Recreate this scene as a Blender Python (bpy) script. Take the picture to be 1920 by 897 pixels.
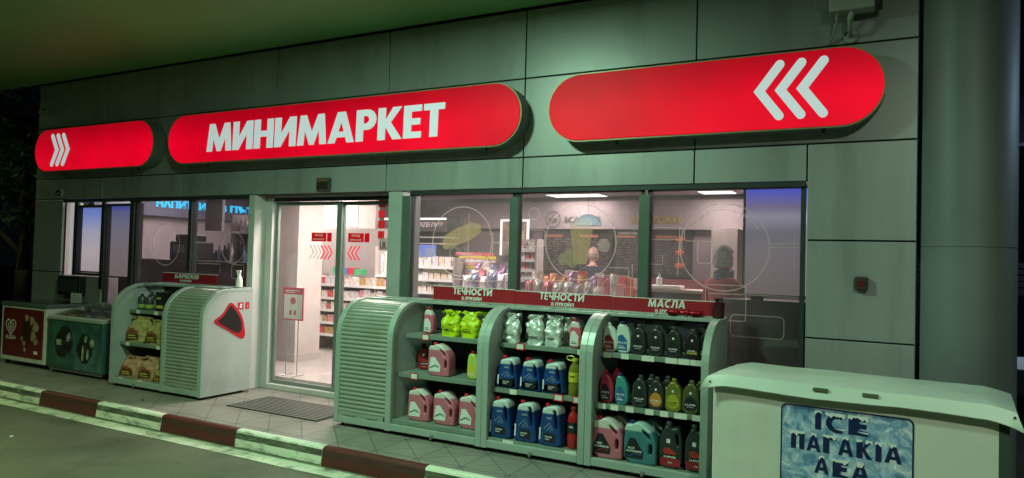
import bpy, bmesh, math, random
from mathutils import Vector, Matrix
R = math.radians
PI = math.pi
for o in list(bpy.data.objects):
    bpy.data.objects.remove(o)
scene = bpy.context.scene
COL = scene.collection

# ------------------------------------------------------------------ camera
cam_d = bpy.data.cameras.new('camera')
cam = bpy.data.objects.new('camera', cam_d)
COL.objects.link(cam)
cam_d.sensor_width = 36
cam_d.lens = 36 * 1326.84 / 1920
cam_d.clip_end = 500
cam_d.clip_start = 0.05
Fv = Vector((-0.46942046, 0.88259637, 0.02584712))
Rv = Vector((0.88289315, 0.46877794, 0.02732996))
Uv = Vector((-0.01200476, -0.03564949, 0.99929225))
M = Matrix((Rv, Uv, -Fv)).transposed().to_4x4()
M.translation = Vector((0, -5.75, 1.5756))
cam.matrix_world = M
scene.camera = cam
# ------------------------------------------------------------------ world (night)
w = bpy.data.worlds.new('World')
scene.world = w
w.use_nodes = True
w.node_tree.nodes['Background'].inputs[0].default_value = (0.10, 0.14, 0.20, 1)
w.node_tree.nodes['Background'].inputs[1].default_value = 0.010
vs = scene.view_settings
vs.view_transform = 'Standard'
vs.look = 'None'
vs.gamma = 1
vs.exposure = 0.0
scene.render.resolution_x, scene.render.resolution_y = 1024, 478
try:
    scene.cycles.use_denoising = True
    scene.cycles.max_bounces = 7
    scene.cycles.transparent_max_bounces = 12
    scene.cycles.sample_clamp_indirect = 4
    scene.cycles.caustics_reflective = False
    scene.cycles.caustics_refractive = False
except Exception:
    pass

# ------------------------------------------------------------------ lights (the forecourt canopy lamps and the shop's ceiling lights)
def area(name, loc, size, power, col, rot=(0, 0, 0), size_y=None, spread=180):
    d = bpy.data.lights.new(name, 'AREA')
    d.energy = power
    d.color = col
    d.size = size
    if size_y:
        d.shape = 'RECTANGLE'
        d.size_y = size_y
    d.spread = R(spread)
    o = bpy.data.objects.new(name, d)
    o.location = loc
    o.rotation_euler = rot
    COL.objects.link(o)
    return o
GREEN = (0.56, 1.0, 0.66)
YGREEN = (0.78, 1.0, 0.48)
CANOPY_LAMPS = [  # x, y, power, colour, beam spread in degrees
    (-3.4, -2.9, 175, GREEN, 180),
    (-9.4, -3.6, 30, YGREEN, 108),
    (-6.2, -4.6, 62, YGREEN, 122),
    (-13.7, -1.1, 16, YGREEN, 160),  # unseen lamp added to light the tree leaves
    (1.0, -4.6, 105, (0.80, 1.0, 0.72), 180),
]
for x, y, p, c, sp_ in CANOPY_LAMPS:
    area('canopy_lamp', (x, y, 3.80), 0.34, p, c, spread=sp_)
area('yard_lamp', (3.4, 1.2, 3.2), 0.3, 26, (0.5, 0.68, 1.0), rot=(R(70), 0, R(110)))
area('yard_lamp', (5.2, 4.5, 3.2), 0.3, 60, (0.5, 0.65, 1.0), rot=(R(100), 0, R(40)))  # unseen lamp added to light the lean-to roof
SHOP_LAMPS = [  # x, y, size x, size y, power
    (-4.75, 5.50, 0.95, 0.45, 42), (-2.35, 5.4, 0.5, 0.40, 30), (-5.35, 0.75, 1.3, 0.25, 135), (-5.9, 1.9, 1.0, 0.30, 36),
    (-8.2, 2.6, 1.0, 0.3, 62), (-3.2, 2.0, 1.2, 0.3, 95), (-6.3, 4.6, 1.0, 0.3, 60), (-9.4, 1.6, 1.0, 0.3, 70), (-1.1, 1.9, 0.9, 0.3, 45),  # last one unseen, added to light the person at the window
]
for x, y, sx, sy, p in SHOP_LAMPS:
    area('shop_lamp', (x, y, 2.655), sx, p, (1.0, 0.86, 0.80), size_y=sy)

# ------------------------------------------------------------------ materials
MATS = {}
def pm(name, col, rough=0.5, metal=0.0, var=0.06, scale=6.0, bump=0.0, bscale=40.0, emit=0.0, coat=0.0, dirt=None, dscale=2.0, damt=0.5, spec=0.5, trans=0.0, stretch=None):
    """principled material with a little noise in colour and roughness; dirt = colour of soft stains"""
    if name in MATS:
        return MATS[name]
    m = bpy.data.materials.new(name)
    m.use_nodes = True
    nt = m.node_tree
    N, L = nt.nodes, nt.links
    b = N['Principled BSDF']
    tc = N.new('ShaderNodeTexCoord')
    co = tc.outputs['Object']
    if stretch:
        mp = N.new('ShaderNodeMapping')
        mp.inputs['Scale'].default_value = stretch
        L.new(co, mp.inputs[0]); co = mp.outputs[0]
    ns = N.new('ShaderNodeTexNoise')
    ns.inputs['Scale'].default_value = scale
    ns.inputs['Detail'].default_value = 6
    L.new(co, ns.inputs['Vector'])
    mr = N.new('ShaderNodeMapRange')
    mr.inputs[1].default_value = 0.3; mr.inputs[2].default_value = 0.7
    mr.inputs[3].default_value = 1 - var; mr.inputs[4].default_value = 1 + var
    L.new(ns.outputs[0], mr.inputs[0])
    mx = N.new('ShaderNodeMix'); mx.data_type = 'RGBA'; mx.blend_type = 'MULTIPLY'
    mx.inputs[0].default_value = 1
    mx.inputs[6].default_value = (*col, 1)
    L.new(mr.outputs[0], mx.inputs[7])
    outc = mx.outputs[2]
    if dirt:
        n2 = N.new('ShaderNodeTexNoise'); n2.inputs['Scale'].default_value = dscale
        n2.inputs['Detail'].default_value = 8; n2.inputs['Roughness'].default_value = 0.65
        L.new(co, n2.inputs['Vector'])
        r2 = N.new('ShaderNodeMapRange')
        r2.inputs[1].default_value = 0.52; r2.inputs[2].default_value = 0.68
        r2.inputs[4].default_value = damt
        L.new(n2.outputs[0], r2.inputs[0])
        m2 = N.new('ShaderNodeMix'); m2.data_type = 'RGBA'
        L.new(r2.outputs[0], m2.inputs[0]); L.new(outc, m2.inputs[6])
        m2.inputs[7].default_value = (*dirt, 1)
        outc = m2.outputs[2]
    L.new(outc, b.inputs['Base Color'])
    rr = N.new('ShaderNodeMapRange')
    rr.inputs[3].default_value = max(0.02, rough - 0.08); rr.inputs[4].default_value = min(1, rough + 0.08)
    L.new(ns.outputs[0], rr.inputs[0])
    L.new(rr.outputs[0], b.inputs['Roughness'])
    b.inputs['Metallic'].default_value = metal
    b.inputs['Specular IOR Level'].default_value = spec
    b.inputs['Coat Weight'].default_value = coat
    b.inputs['Transmission Weight'].default_value = trans
    if emit:
        L.new(outc, b.inputs['Emission Color'])
        b.inputs['Emission Strength'].default_value = emit
    if bump:
        n3 = N.new('ShaderNodeTexNoise'); n3.inputs['Scale'].default_value = bscale
        n3.inputs['Detail'].default_value = 5
        L.new(co, n3.inputs['Vector'])
        bp = N.new('ShaderNodeBump'); bp.inputs['Strength'].default_value = bump
        bp.inputs['Distance'].default_value = 0.01
        L.new(n3.outputs[0], bp.inputs['Height'])
        L.new(bp.outputs[0], b.inputs['Normal'])
    MATS[name] = m
    return m

def glass_mat(name, tint=(0.93, 0.95, 0.95), refl=0.05, rough=0.03, haze=0.0):
    m = bpy.data.materials.new(name)
    m.use_nodes = True
    N, L = m.node_tree.nodes, m.node_tree.links
    N.remove(N['Principled BSDF'])
    out = [n for n in N if n.type == 'OUTPUT_MATERIAL'][0]
    tr = N.new('ShaderNodeBsdfTransparent'); tr.inputs[0].default_value = (*tint, 1)
    gl = N.new('ShaderNodeBsdfGlossy'); gl.inputs['Roughness'].default_value = rough
    fr = N.new('ShaderNodeLayerWeight'); fr.inputs[0].default_value = 0.5
    pw = N.new('ShaderNodeMath'); pw.operation = 'POWER'; pw.inputs[1].default_value = 5
    L.new(fr.outputs['Facing'], pw.inputs[0])
    ad = N.new('ShaderNodeMath'); ad.operation = 'MULTIPLY_ADD'; ad.inputs[1].default_value = 0.9; ad.inputs[2].default_value = 0.02 + refl
    L.new(pw.outputs[0], ad.inputs[0])
    mx = N.new('ShaderNodeMixShader')
    L.new(ad.outputs[0], mx.inputs[0]); L.new(tr.outputs[0], mx.inputs[1]); L.new(gl.outputs[0], mx.inputs[2])
    last = mx.outputs[0]
    if haze:   # a pale veil painted in for the reflections on the pane
        df = N.new('ShaderNodeBsdfDiffuse'); df.inputs[0].default_value = (0.6, 0.58, 0.58, 1)
        tl = N.new('ShaderNodeBsdfTranslucent'); tl.inputs[0].default_value = (0.75, 0.70, 0.70, 1)
        a2 = N.new('ShaderNodeMixShader'); a2.inputs[0].default_value = 0.5
        L.new(df.outputs[0], a2.inputs[1]); L.new(tl.outputs[0], a2.inputs[2])
        ns = N.new('ShaderNodeTexNoise'); ns.inputs['Scale'].default_value = 3; ns.inputs['Detail'].default_value = 6
        tc = N.new('ShaderNodeTexCoord'); L.new(tc.outputs['Object'], ns.inputs['Vector'])
        mr = N.new('ShaderNodeMapRange'); mr.inputs[1].default_value = .3; mr.inputs[2].default_value = .7
        mr.inputs[3].default_value = haze * 0.6; mr.inputs[4].default_value = haze * 1.3
        L.new(ns.outputs[0], mr.inputs[0])
        m3 = N.new('ShaderNodeMixShader'); L.new(mr.outputs[0], m3.inputs[0])
        L.new(last, m3.inputs[1]); L.new(a2.outputs[0], m3.inputs[2]); last = m3.outputs[0]
    L.new(last, out.inputs[0])
    return m

def film_mat(name, col, alpha):
    m = bpy.data.materials.new(name)
    m.use_nodes = True
    N, L = m.node_tree.nodes, m.node_tree.links
    b = N['Principled BSDF']
    b.inputs['Base Color'].default_value = (*col, 1)
    b.inputs['Roughness'].default_value = 0.5
    out = [n for n in N if n.type == 'OUTPUT_MATERIAL'][0]
    tr = N.new('ShaderNodeBsdfTransparent')
    tl = N.new('ShaderNodeBsdfTranslucent'); tl.inputs[0].default_value = (*col, 1)
    a = N.new('ShaderNodeMixShader'); a.inputs[0].default_value = 0.55
    L.new(b.outputs[0], a.inputs[1]); L.new(tl.outputs[0], a.inputs[2])
    mx = N.new('ShaderNodeMixShader'); mx.inputs[0].default_value = alpha
    L.new(tr.outputs[0], mx.inputs[1]); L.new(a.outputs[0], mx.inputs[2])
    L.new(mx.outputs[0], out.inputs[0])
    return m

def emis(name, col, st):
    m = bpy.data.materials.new(name)
    m.use_nodes = True
    b = m.node_tree.nodes['Principled BSDF']
    b.inputs['Base Color'].default_value = (*[min(1, c * .6) for c in col], 1)
    b.inputs['Roughness'].default_value = 0.4
    b.inputs['Emission Color'].default_value = (*col, 1)
    b.inputs['Emission Strength'].default_value = st
    return m

def vgrad_emis(name, stops, z0, z1, st):
    """a painted glow: colour bands up its height"""
    m = bpy.data.materials.new(name)
    m.use_nodes = True
    N, L = m.node_tree.nodes, m.node_tree.links
    b = N['Principled BSDF']
    tc = N.new('ShaderNodeTexCoord'); sp = N.new('ShaderNodeSeparateXYZ')
    L.new(tc.outputs['Object'], sp.inputs[0])
    mr = N.new('ShaderNodeMapRange'); mr.inputs[1].default_value = z0; mr.inputs[2].default_value = z1
    L.new(sp.outputs[2], mr.inputs[0])
    cr = N.new('ShaderNodeValToRGB')
    e = cr.color_ramp.elements
    e[0].position = stops[0][0]; e[0].color = (*stops[0][1], 1)
    e[1].position = stops[-1][0]; e[1].color = (*stops[-1][1], 1)
    for p, c in stops[1:-1]:
        k = e.new(p); k.color = (*c, 1)
    L.new(mr.outputs[0], cr.inputs[0])
    b.inputs['Base Color'].default_value = (.1, .1, .1, 1)
    b.inputs['Roughness'].default_value = 0.3
    L.new(cr.outputs[0], b.inputs['Emission Color'])
    b.inputs['Emission Strength'].default_value = st
    return m

def liquid_mat(name, low, high, zline):
    """translucent plastic with the liquid up to zline"""
    m = bpy.data.materials.new(name)
    m.use_nodes = True
    N, L = m.node_tree.nodes, m.node_tree.links
    b = N['Principled BSDF']
    tc = N.new('ShaderNodeTexCoord'); sp = N.new('ShaderNodeSeparateXYZ')
    L.new(tc.outputs['Object'], sp.inputs[0])
    mr = N.new('ShaderNodeMapRange'); mr.inputs[1].default_value = zline - .006; mr.inputs[2].default_value = zline + .006
    L.new(sp.outputs[2], mr.inputs[0])
    mx = N.new('ShaderNodeMix'); mx.data_type = 'RGBA'
    L.new(mr.outputs[0], mx.inputs[0])
    mx.inputs[6].default_value = (*low, 1); mx.inputs[7].default_value = (*high, 1)
    L.new(mx.outputs[2], b.inputs['Base Color'])
    b.inputs['Roughness'].default_value = 0.28
    b.inputs['Subsurface Weight'].default_value = 0.0
    return m

# base palette (real-world base colours)
CLAD = pm('aluminium cladding', (0.36, 0.375, 0.37), 0.40, 0.25, var=0.10, scale=1.2, bump=0.05, bscale=4, dirt=(0.20, 0.20, 0.17), dscale=2.2, damt=0.38, stretch=(2.2, 1, .35))
GAP = pm('dark joint', (0.012, 0.014, 0.013), 0.8)
FRAME = pm('window frame paint', (0.105, 0.150, 0.128), 0.4, 0.2)
FRAME_D = pm('dark frame', (0.045, 0.055, 0.052), 0.4, 0.3)
FRAME_W = pm('pale door frame', (0.62, 0.62, 0.60), 0.4, 0.1, dirt=(0.3, 0.3, 0.27), dscale=3, damt=0.3)
WHITEWALL = pm('white plaster', (0.50, 0.46, 0.43), 0.7)
SHOPGREY = pm('grey shop panel', (0.32, 0.295, 0.28), 0.6)
SHOPFLOOR = pm('pale shop tiles', (0.42, 0.39, 0.37), 0.25, scale=3)
GLASS = glass_mat('window glass', tint=(0.80, 0.78, 0.79), refl=0.02, haze=0.085)
GLASS_L = glass_mat('tinted window glass', tint=(0.64, 0.62, 0.66), refl=0.02, haze=0.035)
GLASS_D = glass_mat('clear door glass', tint=(0.95, 0.94, 0.94), refl=0.0, haze=0.02)
CAB = pm('cabinet paint', (0.36, 0.44, 0.40), 0.38, 0.15, var=0.04, dirt=(0.2, 0.22, 0.19), dscale=3, damt=0.35)
SHELF = pm('shelf paint', (0.20, 0.26, 0.22), 0.42, 0.1, var=0.05, dirt=(.1, .12, .1), dscale=3, damt=.4)
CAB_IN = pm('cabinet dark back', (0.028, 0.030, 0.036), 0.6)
CAB_SIDE = pm('cabinet side paint', (0.42, 0.46, 0.44), 0.45, 0.1, var=0.04, dirt=(0.2, 0.22, 0.2), dscale=2, damt=0.3)
SLAT = pm('tambour slats', (0.36, 0.42, 0.36), 0.32, 0.35, var=0.08, scale=2.5, dirt=(0.30, 0.28, 0.14), dscale=2.2, damt=0.5)
MAROON = pm('maroon board', (0.36, 0.014, 0.026), 0.45, var=0.05)
PALE = pm('pale lettering', (0.80, 0.80, 0.78), 0.5)
RED = pm('red plastic', (0.50, 0.012, 0.02), 0.35)
BLACK = pm('black plastic', (0.012, 0.012, 0.013), 0.4)
DGREY = pm('dark grey plastic', (0.05, 0.055, 0.055), 0.35)
STEEL = pm('galvanised steel', (0.42, 0.43, 0.44), 0.35, 0.8)
RUBBER = pm('black rubber', (0.015, 0.015, 0.015), 0.8)
WHITEP = pm('white plastic', (0.78, 0.78, 0.76), 0.4)

# ------------------------------------------------------------------ mesh helpers
ORG = {}
def org_of(p):
    return ORG.get(p.name, Vector((0, 0, 0))) if p else Vector((0, 0, 0))

class MB:
    def __init__(s):
        s.v, s.f, s.m = [], [], []
    def add(s, vs, fs, mi=0):
        n = len(s.v)
        s.v += [tuple(v) for v in vs]
        s.f += [tuple(i + n for i in f) for f in fs]
        s.m += [mi] * len(fs)
        return s
    def box(s, x0, x1, y0, y1, z0, z1, mi=0):
        vs = [(x, y, z) for x in (x0, x1) for y in (y0, y1) for z in (z0, z1)]
        fs = [(0, 1, 3, 2), (4, 6, 7, 5), (0, 4, 5, 1), (2, 3, 7, 6), (0, 2, 6, 4), (1, 5, 7, 3)]
        return s.add(vs, fs, mi)
    def prism_x(s, prof, x0, x1, mi=0):      # prof: (y, z) loop
        n = len(prof)
        vs = [(x0, y, z) for y, z in prof] + [(x1, y, z) for y, z in prof]
        fs = [tuple(range(n)), tuple(range(2 * n - 1, n - 1, -1))]
        fs += [((i + 1) % n, i, i + n, (i + 1) % n + n) for i in range(n)]
        return s.add(vs, fs, mi)
    def prism_z(s, prof, z0, z1, mi=0):      # prof: (x, y) loop
        n = len(prof)
        vs = [(x, y, z0) for x, y in prof] + [(x, y, z1) for x, y in prof]
        fs = [tuple(range(n - 1, -1, -1)), tuple(range(n, 2 * n))]
        fs += [(i, (i + 1) % n, (i + 1) % n + n, i + n) for i in range(n)]
        return s.add(vs, fs, mi)
    def prism_y(s, prof, y0, y1, mi=0):      # prof: (x, z) loop
        n = len(prof)
        vs = [(x, y0, z) for x, z in prof] + [(x, y1, z) for x, z in prof]
        fs = [tuple(range(n)), tuple(range(2 * n - 1, n - 1, -1))]
        fs += [((i + 1) % n, i, i + n, (i + 1) % n + n) for i in range(n)]
        return s.add(vs, fs, mi)
    def lathe(s, prof, c=(0, 0, 0), n=20, sx=1, sy=1, mi=0, axis='z'):
        rings = []
        vs = []
        for r, h in prof:
            for k in range(n):
                a = 2 * PI * k / n
                p = (r * math.cos(a) * sx, r * math.sin(a) * sy, h)
                if axis == 'x': p = (p[2], p[0], p[1])
                if axis == 'y': p = (p[0], p[2], p[1])
                vs.append((c[0] + p[0], c[1] + p[1], c[2] + p[2]))
        fs = []
        for j in range(len(prof) - 1):
            for k in range(n):
                a, b = j * n + k, j * n + (k + 1) % n
                fs.append((a, b, b + n, a + n))
        fs.append(tuple(range(n - 1, -1, -1)))
        fs.append(tuple(range((len(prof) - 1) * n, len(prof) * n)))
        return s.add(vs, fs, mi)
    def tube(s, path, r, n=8, mi=0, closed=False):
        P = [Vector(p) for p in path]
        vs, fs = [], []
        m = len(P)
        up = Vector((0, 0, 1))
        for i, p in enumerate(P):
            a = P[(i - 1) % m] if (i > 0 or closed) else P[i]
            b = P[(i + 1) % m] if (i < m - 1 or closed) else P[i]
            t = (b - a).normalized()
            u = t.cross(up)
            if u.length < 1e-3:
                u = t.cross(Vector((1, 0, 0)))
            u.normalize(); v = t.cross(u).normalized()
            rr = r[i] if isinstance(r, (list, tuple)) else r
            for k in range(n):
                an = 2 * PI * k / n
                vs.append(p + u * rr * math.cos(an) + v * rr * math.sin(an))
        for i in range(m - (0 if closed else 1)):
            for k in range(n):
                a, b = i * n + k, i * n + (k + 1) % n
                c, d = ((i + 1) % m) * n + k, ((i + 1) % m) * n + (k + 1) % n
                fs.append((a, c, d, b))
        if not closed:
            fs.append(tuple(range(n)))
            fs.append(tuple(range((m - 1) * n + n - 1, (m - 1) * n - 1, -1)))
        return s.add(vs, fs, mi)
    def ribbon(s, pts, wd, y, mi=0, closed=False, th=0.0015):
        """flat strip of width wd along (x, z) points, in the plane y"""
        n = len(pts)
        vs = []
        for i in range(n):
            a = pts[(i - 1) % n] if (closed or i > 0) else pts[i]
            b = pts[(i + 1) % n] if (closed or i < n - 1) else pts[i]
            dx, dz = b[0] - a[0], b[1] - a[1]
            l = math.hypot(dx, dz) or 1
            nx, nz = -dz / l * wd / 2, dx / l * wd / 2
            vs += [(pts[i][0] + nx, y, pts[i][1] + nz), (pts[i][0] - nx, y, pts[i][1] - nz)]
        fs = []
        for i in range(n if closed else n - 1):
            a, b = 2 * i, 2 * ((i + 1) % n)
            fs.append((a, a + 1, b + 1, b))
        return s.add(vs, fs, mi)
    def build(s, name, mat, parent=None, smooth=False, bevel=0.0, local=False, seg=2):
        me = bpy.data.meshes.new(name)
        o0 = Vector((0, 0, 0)) if local else org_of(parent)
        me.from_pydata([(v[0] - o0.x, v[1] - o0.y, v[2] - o0.z) for v in s.v], [], s.f)
        mats = mat if isinstance(mat, (list, tuple)) else [mat]
        for m in mats:
            me.materials.append(m)
        me.polygons.foreach_set('material_index', s.m)
        bm = bmesh.new(); bm.from_mesh(me)
        bmesh.ops.recalc_face_normals(bm, faces=bm.faces)
        bm.to_mesh(me); bm.free()
        if smooth:
            me.polygons.foreach_set('use_smooth', [True] * len(me.polygons))
            try:
                me.set_sharp_from_angle(angle=R(40))
            except Exception:
                pass
        o = bpy.data.objects.new(name, me)
        COL.objects.link(o)
        if parent:
            o.parent = parent
            ORG[o.name] = ORG.get(parent.name, Vector((0, 0, 0)))
        if bevel:
            b = o.modifiers.new('bevel', 'BEVEL')
            b.width = bevel; b.segments = seg; b.limit_method = 'ANGLE'
        return o

def thing(name, label, cat, loc=(0, 0, 0), rotz=0.0, group=None):
    o = bpy.data.objects.new(name, None)
    o.empty_display_size = 0.1
    COL.objects.link(o)
    o.location = loc
    o.rotation_euler = (0, 0, rotz)
    o['label'] = label; o['category'] = cat
    if group: o['group'] = group
    ORG[o.name] = Vector(loc)
    return o
def tag(o, label, cat, group=None):
    o['label'] = label; o['category'] = cat
    if group: o['group'] = group
    return o
def struct(o):
    o['kind'] = 'structure'
    return o
def setbase(o, loc):
    """move the origin of a one-mesh thing to its base"""
    o.data.transform(Matrix.Translation(-Vector(loc)))
    o.location = loc
    return o
def dup(root, loc=None, rotz=None, label=None, group=None, scale=None):
    r = root.copy(); COL.objects.link(r)
    if loc is not None: r.location = loc
    if rotz is not None: r.rotation_euler = (0, 0, rotz)
    if scale: r.scale = scale
    if label: r['label'] = label
    if group: r['group'] = group
    for ch in list(root.children):
        c = ch.copy(); COL.objects.link(c); c.parent = r
        for g in ch.children:
            d = g.copy(); COL.objects.link(d); d.parent = c
    return r

def chaikin(pts, it=2, w=0.22):
    for _ in range(it):
        q = []
        n = len(pts)
        for i in range(n):
            a, b = pts[i], pts[(i + 1) % n]
            q.append((a[0] + (b[0] - a[0]) * w, a[1] + (b[1] - a[1]) * w))
            q.append((a[0] + (b[0] - a[0]) * (1 - w), a[1] + (b[1] - a[1]) * (1 - w)))
        pts = q
    return pts
def plate(name, outer, holes, depth, bevel, mat, parent, org=(0, 0, 0), axes='xz', round_it=2, smooth=True):
    """outline in a vertical plane, extruded to a real thickness with rounded edges.
    axes 'xz' faces -Y, axes 'yz' faces +X (points given as (y, z))"""
    cu = bpy.data.curves.new('outline', 'CURVE')
    cu.dimensions = '2D'; cu.fill_mode = 'BOTH'
    cu.extrude = max(0.0001, depth / 2 - bevel)
    cu.bevel_depth = bevel
    cu.bevel_resolution = 2
    cu.offset = -bevel
    for lp in [outer] + list(holes):
        if round_it: lp = chaikin(lp, round_it)
        sp = cu.splines.new('POLY'); sp.points.add(len(lp) - 1)
        for i, p in enumerate(lp):
            sp.points[i].co = (p[0], p[1], 0, 1)
        sp.use_cyclic_u = True
    tmp = bpy.data.objects.new('tmp', cu); COL.objects.link(tmp)
    dg = bpy.context.evaluated_depsgraph_get(); dg.update()
    me = bpy.data.meshes.new_from_object(tmp.evaluated_get(dg))
    bpy.data.objects.remove(tmp); bpy.data.curves.remove(cu)
    for v in me.vertices:
        a, b, c = v.co
        if axes == 'xz': v.co = (a + org[0], org[1] - c, b + org[2])
        else: v.co = (org[0] + c, a + org[1], b + org[2])
    me.name = name
    me.materials.clear(); me.materials.append(mat)
    if smooth:
        me.polygons.foreach_set('use_smooth', [True] * len(me.polygons))
        try: me.set_sharp_from_angle(angle=R(35))
        except Exception: pass
    o = bpy.data.objects.new(name, me); COL.objects.link(o)
    if parent:
        o.parent = parent
        ORG[o.name] = ORG.get(parent.name, Vector((0, 0, 0)))
    return o

def text(name, s, x0, x1, z0, z1, y, mat, parent, bold=0.02, ext=0.001, shear=0.0, local=False, axes='xz'):
    """lettering fitted to the rectangle x0..x1, z0..z1 of a vertical plane"""
    cu = bpy.data.curves.new('text', 'FONT')
    cu.body = s; cu.size = 1; cu.offset = bold; cu.shear = shear; cu.extrude = 0.5
    cu.resolution_u = 3
    tmp = bpy.data.objects.new('tmp', cu); COL.objects.link(tmp)
    dg = bpy.context.evaluated_depsgraph_get(); dg.update()
    me = bpy.data.meshes.new_from_object(tmp.evaluated_get(dg))
    bpy.data.objects.remove(tmp); bpy.data.curves.remove(cu)
    xs = [v.co.x for v in me.vertices]; ys = [v.co.y for v in me.vertices]
    ax, bx, ay, by = min(xs), max(xs), min(ys), max(ys)
    o0 = Vector((0, 0, 0)) if local else org_of(parent)
    for v in me.vertices:
        u = x0 + (v.co.x - ax) / (bx - ax) * (x1 - x0)
        t = z0 + (v.co.y - ay) / (by - ay) * (z1 - z0)
        d = v.co.z * 2 * ext
        if axes == 'xz': p = Vector((u, y - d, t))
        elif axes == 'yz': p = Vector((y + d, u, t))
        elif axes == 'xy': p = Vector((u, t, y + d))
        v.co = p - o0
    me.name = name
    me.materials.clear(); me.materials.append(mat)
    o = bpy.data.objects.new(name, me); COL.objects.link(o)
    if parent:
        o.parent = parent
        ORG[o.name] = ORG.get(parent.name, Vector((0, 0, 0)))
    return o

def lettering(name, rows, mat, parent, bold=0.02, ext=0.001, local=False):
    """several rows of writing in one mesh: rows = (string, x0, x1, z0, z1, y)"""
    objs = [text(name, r[0], *r[1:6], mat, parent, bold, ext, 0, local) for r in rows]
    me = objs[0].data
    bm = bmesh.new()
    for o in objs:
        bm.from_mesh(o.data)
    bm.to_mesh(me); bm.free()
    for o in objs[1:]:
        d = o.data
        bpy.data.objects.remove(o); bpy.data.meshes.remove(d)
    return objs[0]

def rrect(x0, x1, z0, z1, r, n=5):
    pts = []
    for cx, cz, a0 in ((x1 - r, z1 - r, 0), (x0 + r, z1 - r, 90), (x0 + r, z0 + r, 180), (x1 - r, z0 + r, 270)):
        for k in range(n + 1):
            a = R(a0 + 90 * k / n)
            pts.append((cx + r * math.cos(a), cz + r * math.sin(a)))
    return pts
def circle(cx, cz, r, n=48):
    return [(cx + r * math.cos(2 * PI * k / n), cz + r * math.sin(2 * PI * k / n)) for k in range(n)]

# ================================================================== THE SETTING
# forecourt
def road_mat():
    m = pm('forecourt concrete', (0.10, 0.105, 0.072), 0.62, var=0.25, scale=0.9, bump=0.25, bscale=120, dirt=(0.045, 0.050, 0.036), dscale=0.8, damt=0.75)
    N, L = m.node_tree.nodes, m.node_tree.links
    b = N['Principled BSDF']; old = b.inputs['Base Color'].links[0].from_socket
    tc = N.new('ShaderNodeTexCoord')
    a = N.new('ShaderNodeTexNoise'); a.inputs['Scale'].default_value = 190; a.inputs['Detail'].default_value = 2
    L.new(tc.outputs['Object'], a.inputs['Vector'])
    r1 = N.new('ShaderNodeMapRange'); r1.inputs[1].default_value = .35; r1.inputs[2].default_value = .65; r1.inputs[3].default_value = .72; r1.inputs[4].default_value = 1.28
    L.new(a.outputs[0], r1.inputs[0])
    v = N.new('ShaderNodeTexVoronoi'); v.inputs['Scale'].default_value = 3.1; L.new(tc.outputs['Object'], v.inputs['Vector'])
    r2 = N.new('ShaderNodeMapRange'); r2.inputs[1].default_value = .02; r2.inputs[2].default_value = .07; r2.inputs[3].default_value = .35; r2.inputs[4].default_value = 1
    L.new(v.outputs['Distance'], r2.inputs[0])
    mm = N.new('ShaderNodeMath'); mm.operation = 'MULTIPLY'; L.new(r1.outputs[0], mm.inputs[0]); L.new(r2.outputs[0], mm.inputs[1])
    x = N.new('ShaderNodeMix'); x.data_type = 'RGBA'; x.blend_type = 'MULTIPLY'; x.inputs[0].default_value = 1
    L.new(old, x.inputs[6]); L.new(mm.outputs[0], x.inputs[7]); L.new(x.outputs[2], b.inputs['Base Color'])
    return m
ROAD = road_mat()
g = MB()
g.add([(-60, -40, -0.15), (60, -40, -0.15), (60, 60, -0.15), (-60, 60, -0.15)], [(0, 1, 2, 3)])
struct(g.build('forecourt_ground', ROAD))

def pave_mat():
    m = pm('patterned paving', (0.25, 0.235, 0.215), 0.5, var=0.14, scale=2.2, bump=0.05, bscale=70, dirt=(0.15, 0.14, 0.13), dscale=1.3, damt=0.55)
    N, L = m.node_tree.nodes, m.node_tree.links
    b = N['Principled BSDF']
    old = b.inputs['Base Color'].links[0].from_socket
    tc = N.new('ShaderNodeTexCoord')
    def brick(rot, sc, w_, h_, mort, mv=.25):
        mp = N.new('ShaderNodeMapping'); mp.inputs['Rotation'].default_value = (0, 0, rot)
        L.new(tc.outputs['Object'], mp.inputs[0])
        bk = N.new('ShaderNodeTexBrick')
        bk.offset = 0.0
        bk.inputs['Scale'].default_value = sc
        bk.inputs['Mortar Size'].default_value = mort
        bk.inputs['Mortar Smooth'].default_value = 0.2
        bk.inputs['Brick Width'].default_value = w_
        bk.inputs['Row Height'].default_value = h_
        bk.inputs['Color1'].default_value = (1, 1, 1, 1)
        bk.inputs['Color2'].default_value = (0.90, 0.90, 0.90, 1)
        bk.inputs['Mortar'].default_value = (mv, mv, mv, 1)
        L.new(mp.outputs[0], bk.inputs[0])
        return bk
    b1 = brick(0, 1, 0.40, 0.40, 0.006)
    b2 = brick(R(45), 1, 0.2828, 0.2828, 0.007, .55)
    b3 = brick(R(45), 1, 0.0707, 0.2828, 0.003)
    mx = N.new('ShaderNodeMix'); mx.data_type = 'RGBA'; mx.blend_type = 'MULTIPLY'; mx.inputs[0].default_value = 1
    L.new(b1.outputs[0], mx.inputs[6]); L.new(b2.outputs[0], mx.inputs[7])
    my = N.new('ShaderNodeMix'); my.data_type = 'RGBA'; my.blend_type = 'MULTIPLY'; my.inputs[0].default_value = 0.6
    L.new(mx.outputs[2], my.inputs[6]); L.new(b3.outputs[0], my.inputs[7])
    mz = N.new('ShaderNodeMix'); mz.data_type = 'RGBA'; mz.blend_type = 'MULTIPLY'; mz.inputs[0].default_value = 0.8
    L.new(old, mz.inputs[6]); L.new(my.outputs[2], mz.inputs[7])
    L.new(mz.outputs[2], b.inputs['Base Color'])
    return m
PAVE = pave_mat()
pv = MB(); pv.box(-16, 1.6, -1.288, 0.20, -0.149, 0.0)
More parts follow.
